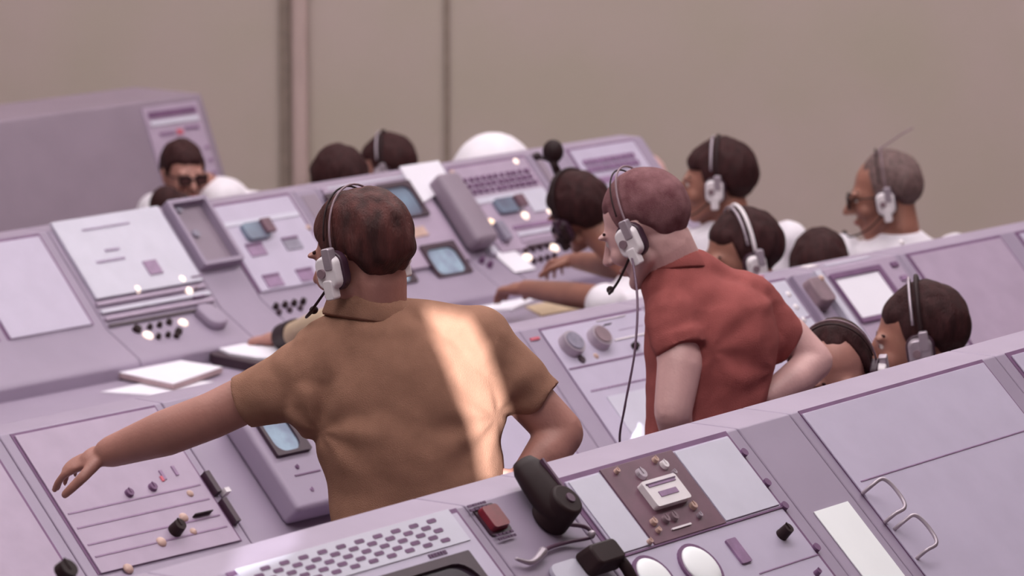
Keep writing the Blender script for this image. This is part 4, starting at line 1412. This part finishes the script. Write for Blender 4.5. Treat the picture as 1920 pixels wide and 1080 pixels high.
PP.append(seated(1658, 368, 15.4, 84, 'older man with thin grey hair and headset before the wall at right edge', 'skinb', 'hairg', 'shirt_white', 10, s=1.08, body_yaw=0, boff=(.05, .02, .06),
    headset='headset with white cup on the older man at right edge', hs_kw=dict(style='subtle', antenna=[J(1638, 292, 15.35), J(1652, 278, 15.35), J(1690, 252, 15.35), J(1712, 240, 15.35)]), glasses='dark glasses on the older man at right edge', hairk=dict(front=.085, recede=.03)))
PP.append(seated(1572, 704, 11.3, 168, 'dark-haired man in glasses looking down, cut off by the near row at right', 'skin', 'hair', 'shirt_white', 20, 6, s=.97, body_yaw=215,
    headset='headset with white cup on the man looking down at right', hs_kw=dict(boom=0, style='subtle'), glasses='dark rimmed glasses on the man looking down at right', hairk=dict(vol=1.0, front=.112)))
PP.append(seated(1722, 640, 11.9, 84, 'tanned man cut by the right edge facing left, above the near row', 'skinb', 'hair', 'shirt_white', 8, s=1.1, body_yaw=30, headset='dark headset on the man cut by the right edge', hs_kw=dict(style='grey')))
FR = FLOOR_REAR
PP.append(seated(344, 328, 17.3, 205, 'man in dark glasses and white shirt facing right before the tall rack', 'skin', 'hair', 'shirt_white', 6, floor=FR, s=.92, body_yaw=190, boff=(.075, .09, .10), hunch=.1, glasses='dark glasses on the man before the tall rack', hairk=dict(vol=1.04)))
PP.append(seated(632, 352, 15.9, 40, 'dark-haired head bowed behind the far row, left one of the close pair', 'skin', 'hair', 'shirt_white', 15, floor=FR, hairk=dict(vol=1.08), s=1.0, body_yaw=20))
PP.append(seated(722, 320, 17.2, 80, 'dark-haired man with headset behind the far row, right one of the close pair', 'skin', 'hair', 'shirt_white', 8, floor=FR, s=.97,
    headset='dim headset on the man behind the far row left of the white sheet', hs_kw=dict(style='grey'), hairk=dict(vol=1.04), body_yaw=40))

# white rounded back of a person bent down behind the far row
def bent():
    D = 16.6
    c = J(925, 300, D)
    th = thing('person', 'person in white bent down behind the far row, only a rounded back showing', 'person', (c.x, c.y, FR))
    bm = nb()
    hd = c + CR * -.24 + V((0, 0, -.32))
    H = headmat(hd, 90, 70)
    add_head(bm, H, c + CR * -.12 + up * -.16)
    loft(bm, [(c + CR * -.13 - up * .14, AWAY * .05, up * .05), (c - CR * .05 + up * -.09, AWAY * .11, up * .06), (c + CR * .1 - up * .12, AWAY * .11, up * .07), (c + CR * .3 - up * .28, AWAY * .12, up * .08)])
    hip = c + CR * .3 - up * .3
    for sg in (-1, 1):
        h2_ = hip + AWAY * sg * .09
        chain(bm, [h2_, V((h2_.x, h2_.y, FR + .5)) - CR * .08, V((h2_.x, h2_.y, FR + .09))], [.08, .05, .036])
        s_ = c - CR * .06 + AWAY * sg * .13 - up * .13
        chain(bm, [s_, s_ - up * .27, s_ - up * .5 - CR * .05], [.045, .04, .03]); add_hand(bm, s_ - up * .5 - CR * .05, V((-.2, 0, -1)), AWAY * sg, .4, 1)
    fuse('body', bm, M['skin'], th, .007, 3)
    bm = nb()
    sph(bm, c + CR * .0 - up * .065, (.16, .15, .165)); sph(bm, c + CR * .09 - up * .13, (.15, .15, .16)); sph(bm, c - CR * .06 - up * .13, (.15, .15, .15))
    for sg in (-1, 1):
        s_ = c - CR * .06 + AWAY * sg * .13 - up * .13
        cone(bm, s_, s_ - up * .2, .075, .06, flat1=True)
    fuse('shirt', bm, M['shirt_white'], th, .01, 8, lambda p: fbm(p * 5) * .004)
    bm = nb()
    for sg in (-1, 1):
        h2_ = hip + AWAY * sg * .09; k_ = V((h2_.x, h2_.y, FR + .5)) - CR * .08; a_ = V((h2_.x, h2_.y, FR + .09))
        chain(bm, [h2_, k_], [.105, .075]); cone(bm, k_, a_, .075, .065, flat1=True)
    fuse('trousers', bm, M['trousers'], th, .014, 3)
    add_hair(H, th, M['hair'])
bent()
# dark chair back below the glasses man
p = J(312, 372, 16.6)
ch = thing('chair', 'dark brown rounded chair back at far left, below the man in glasses', 'chair', (p.x, p.y, FR))
bm = nb(); sph(bm, J(312, 385, 16.6), (.06, .06, .07)); sph(bm, J(335, 388, 16.6), (.05, .06, .055)); link('backrest', bm, M['hair'], ch, smooth=True)
bm = nb(); add_tube(bm, [J(318, 385, 16.6), V((p.x, p.y, FR))], .02); link('post', bm, M['black'], ch)
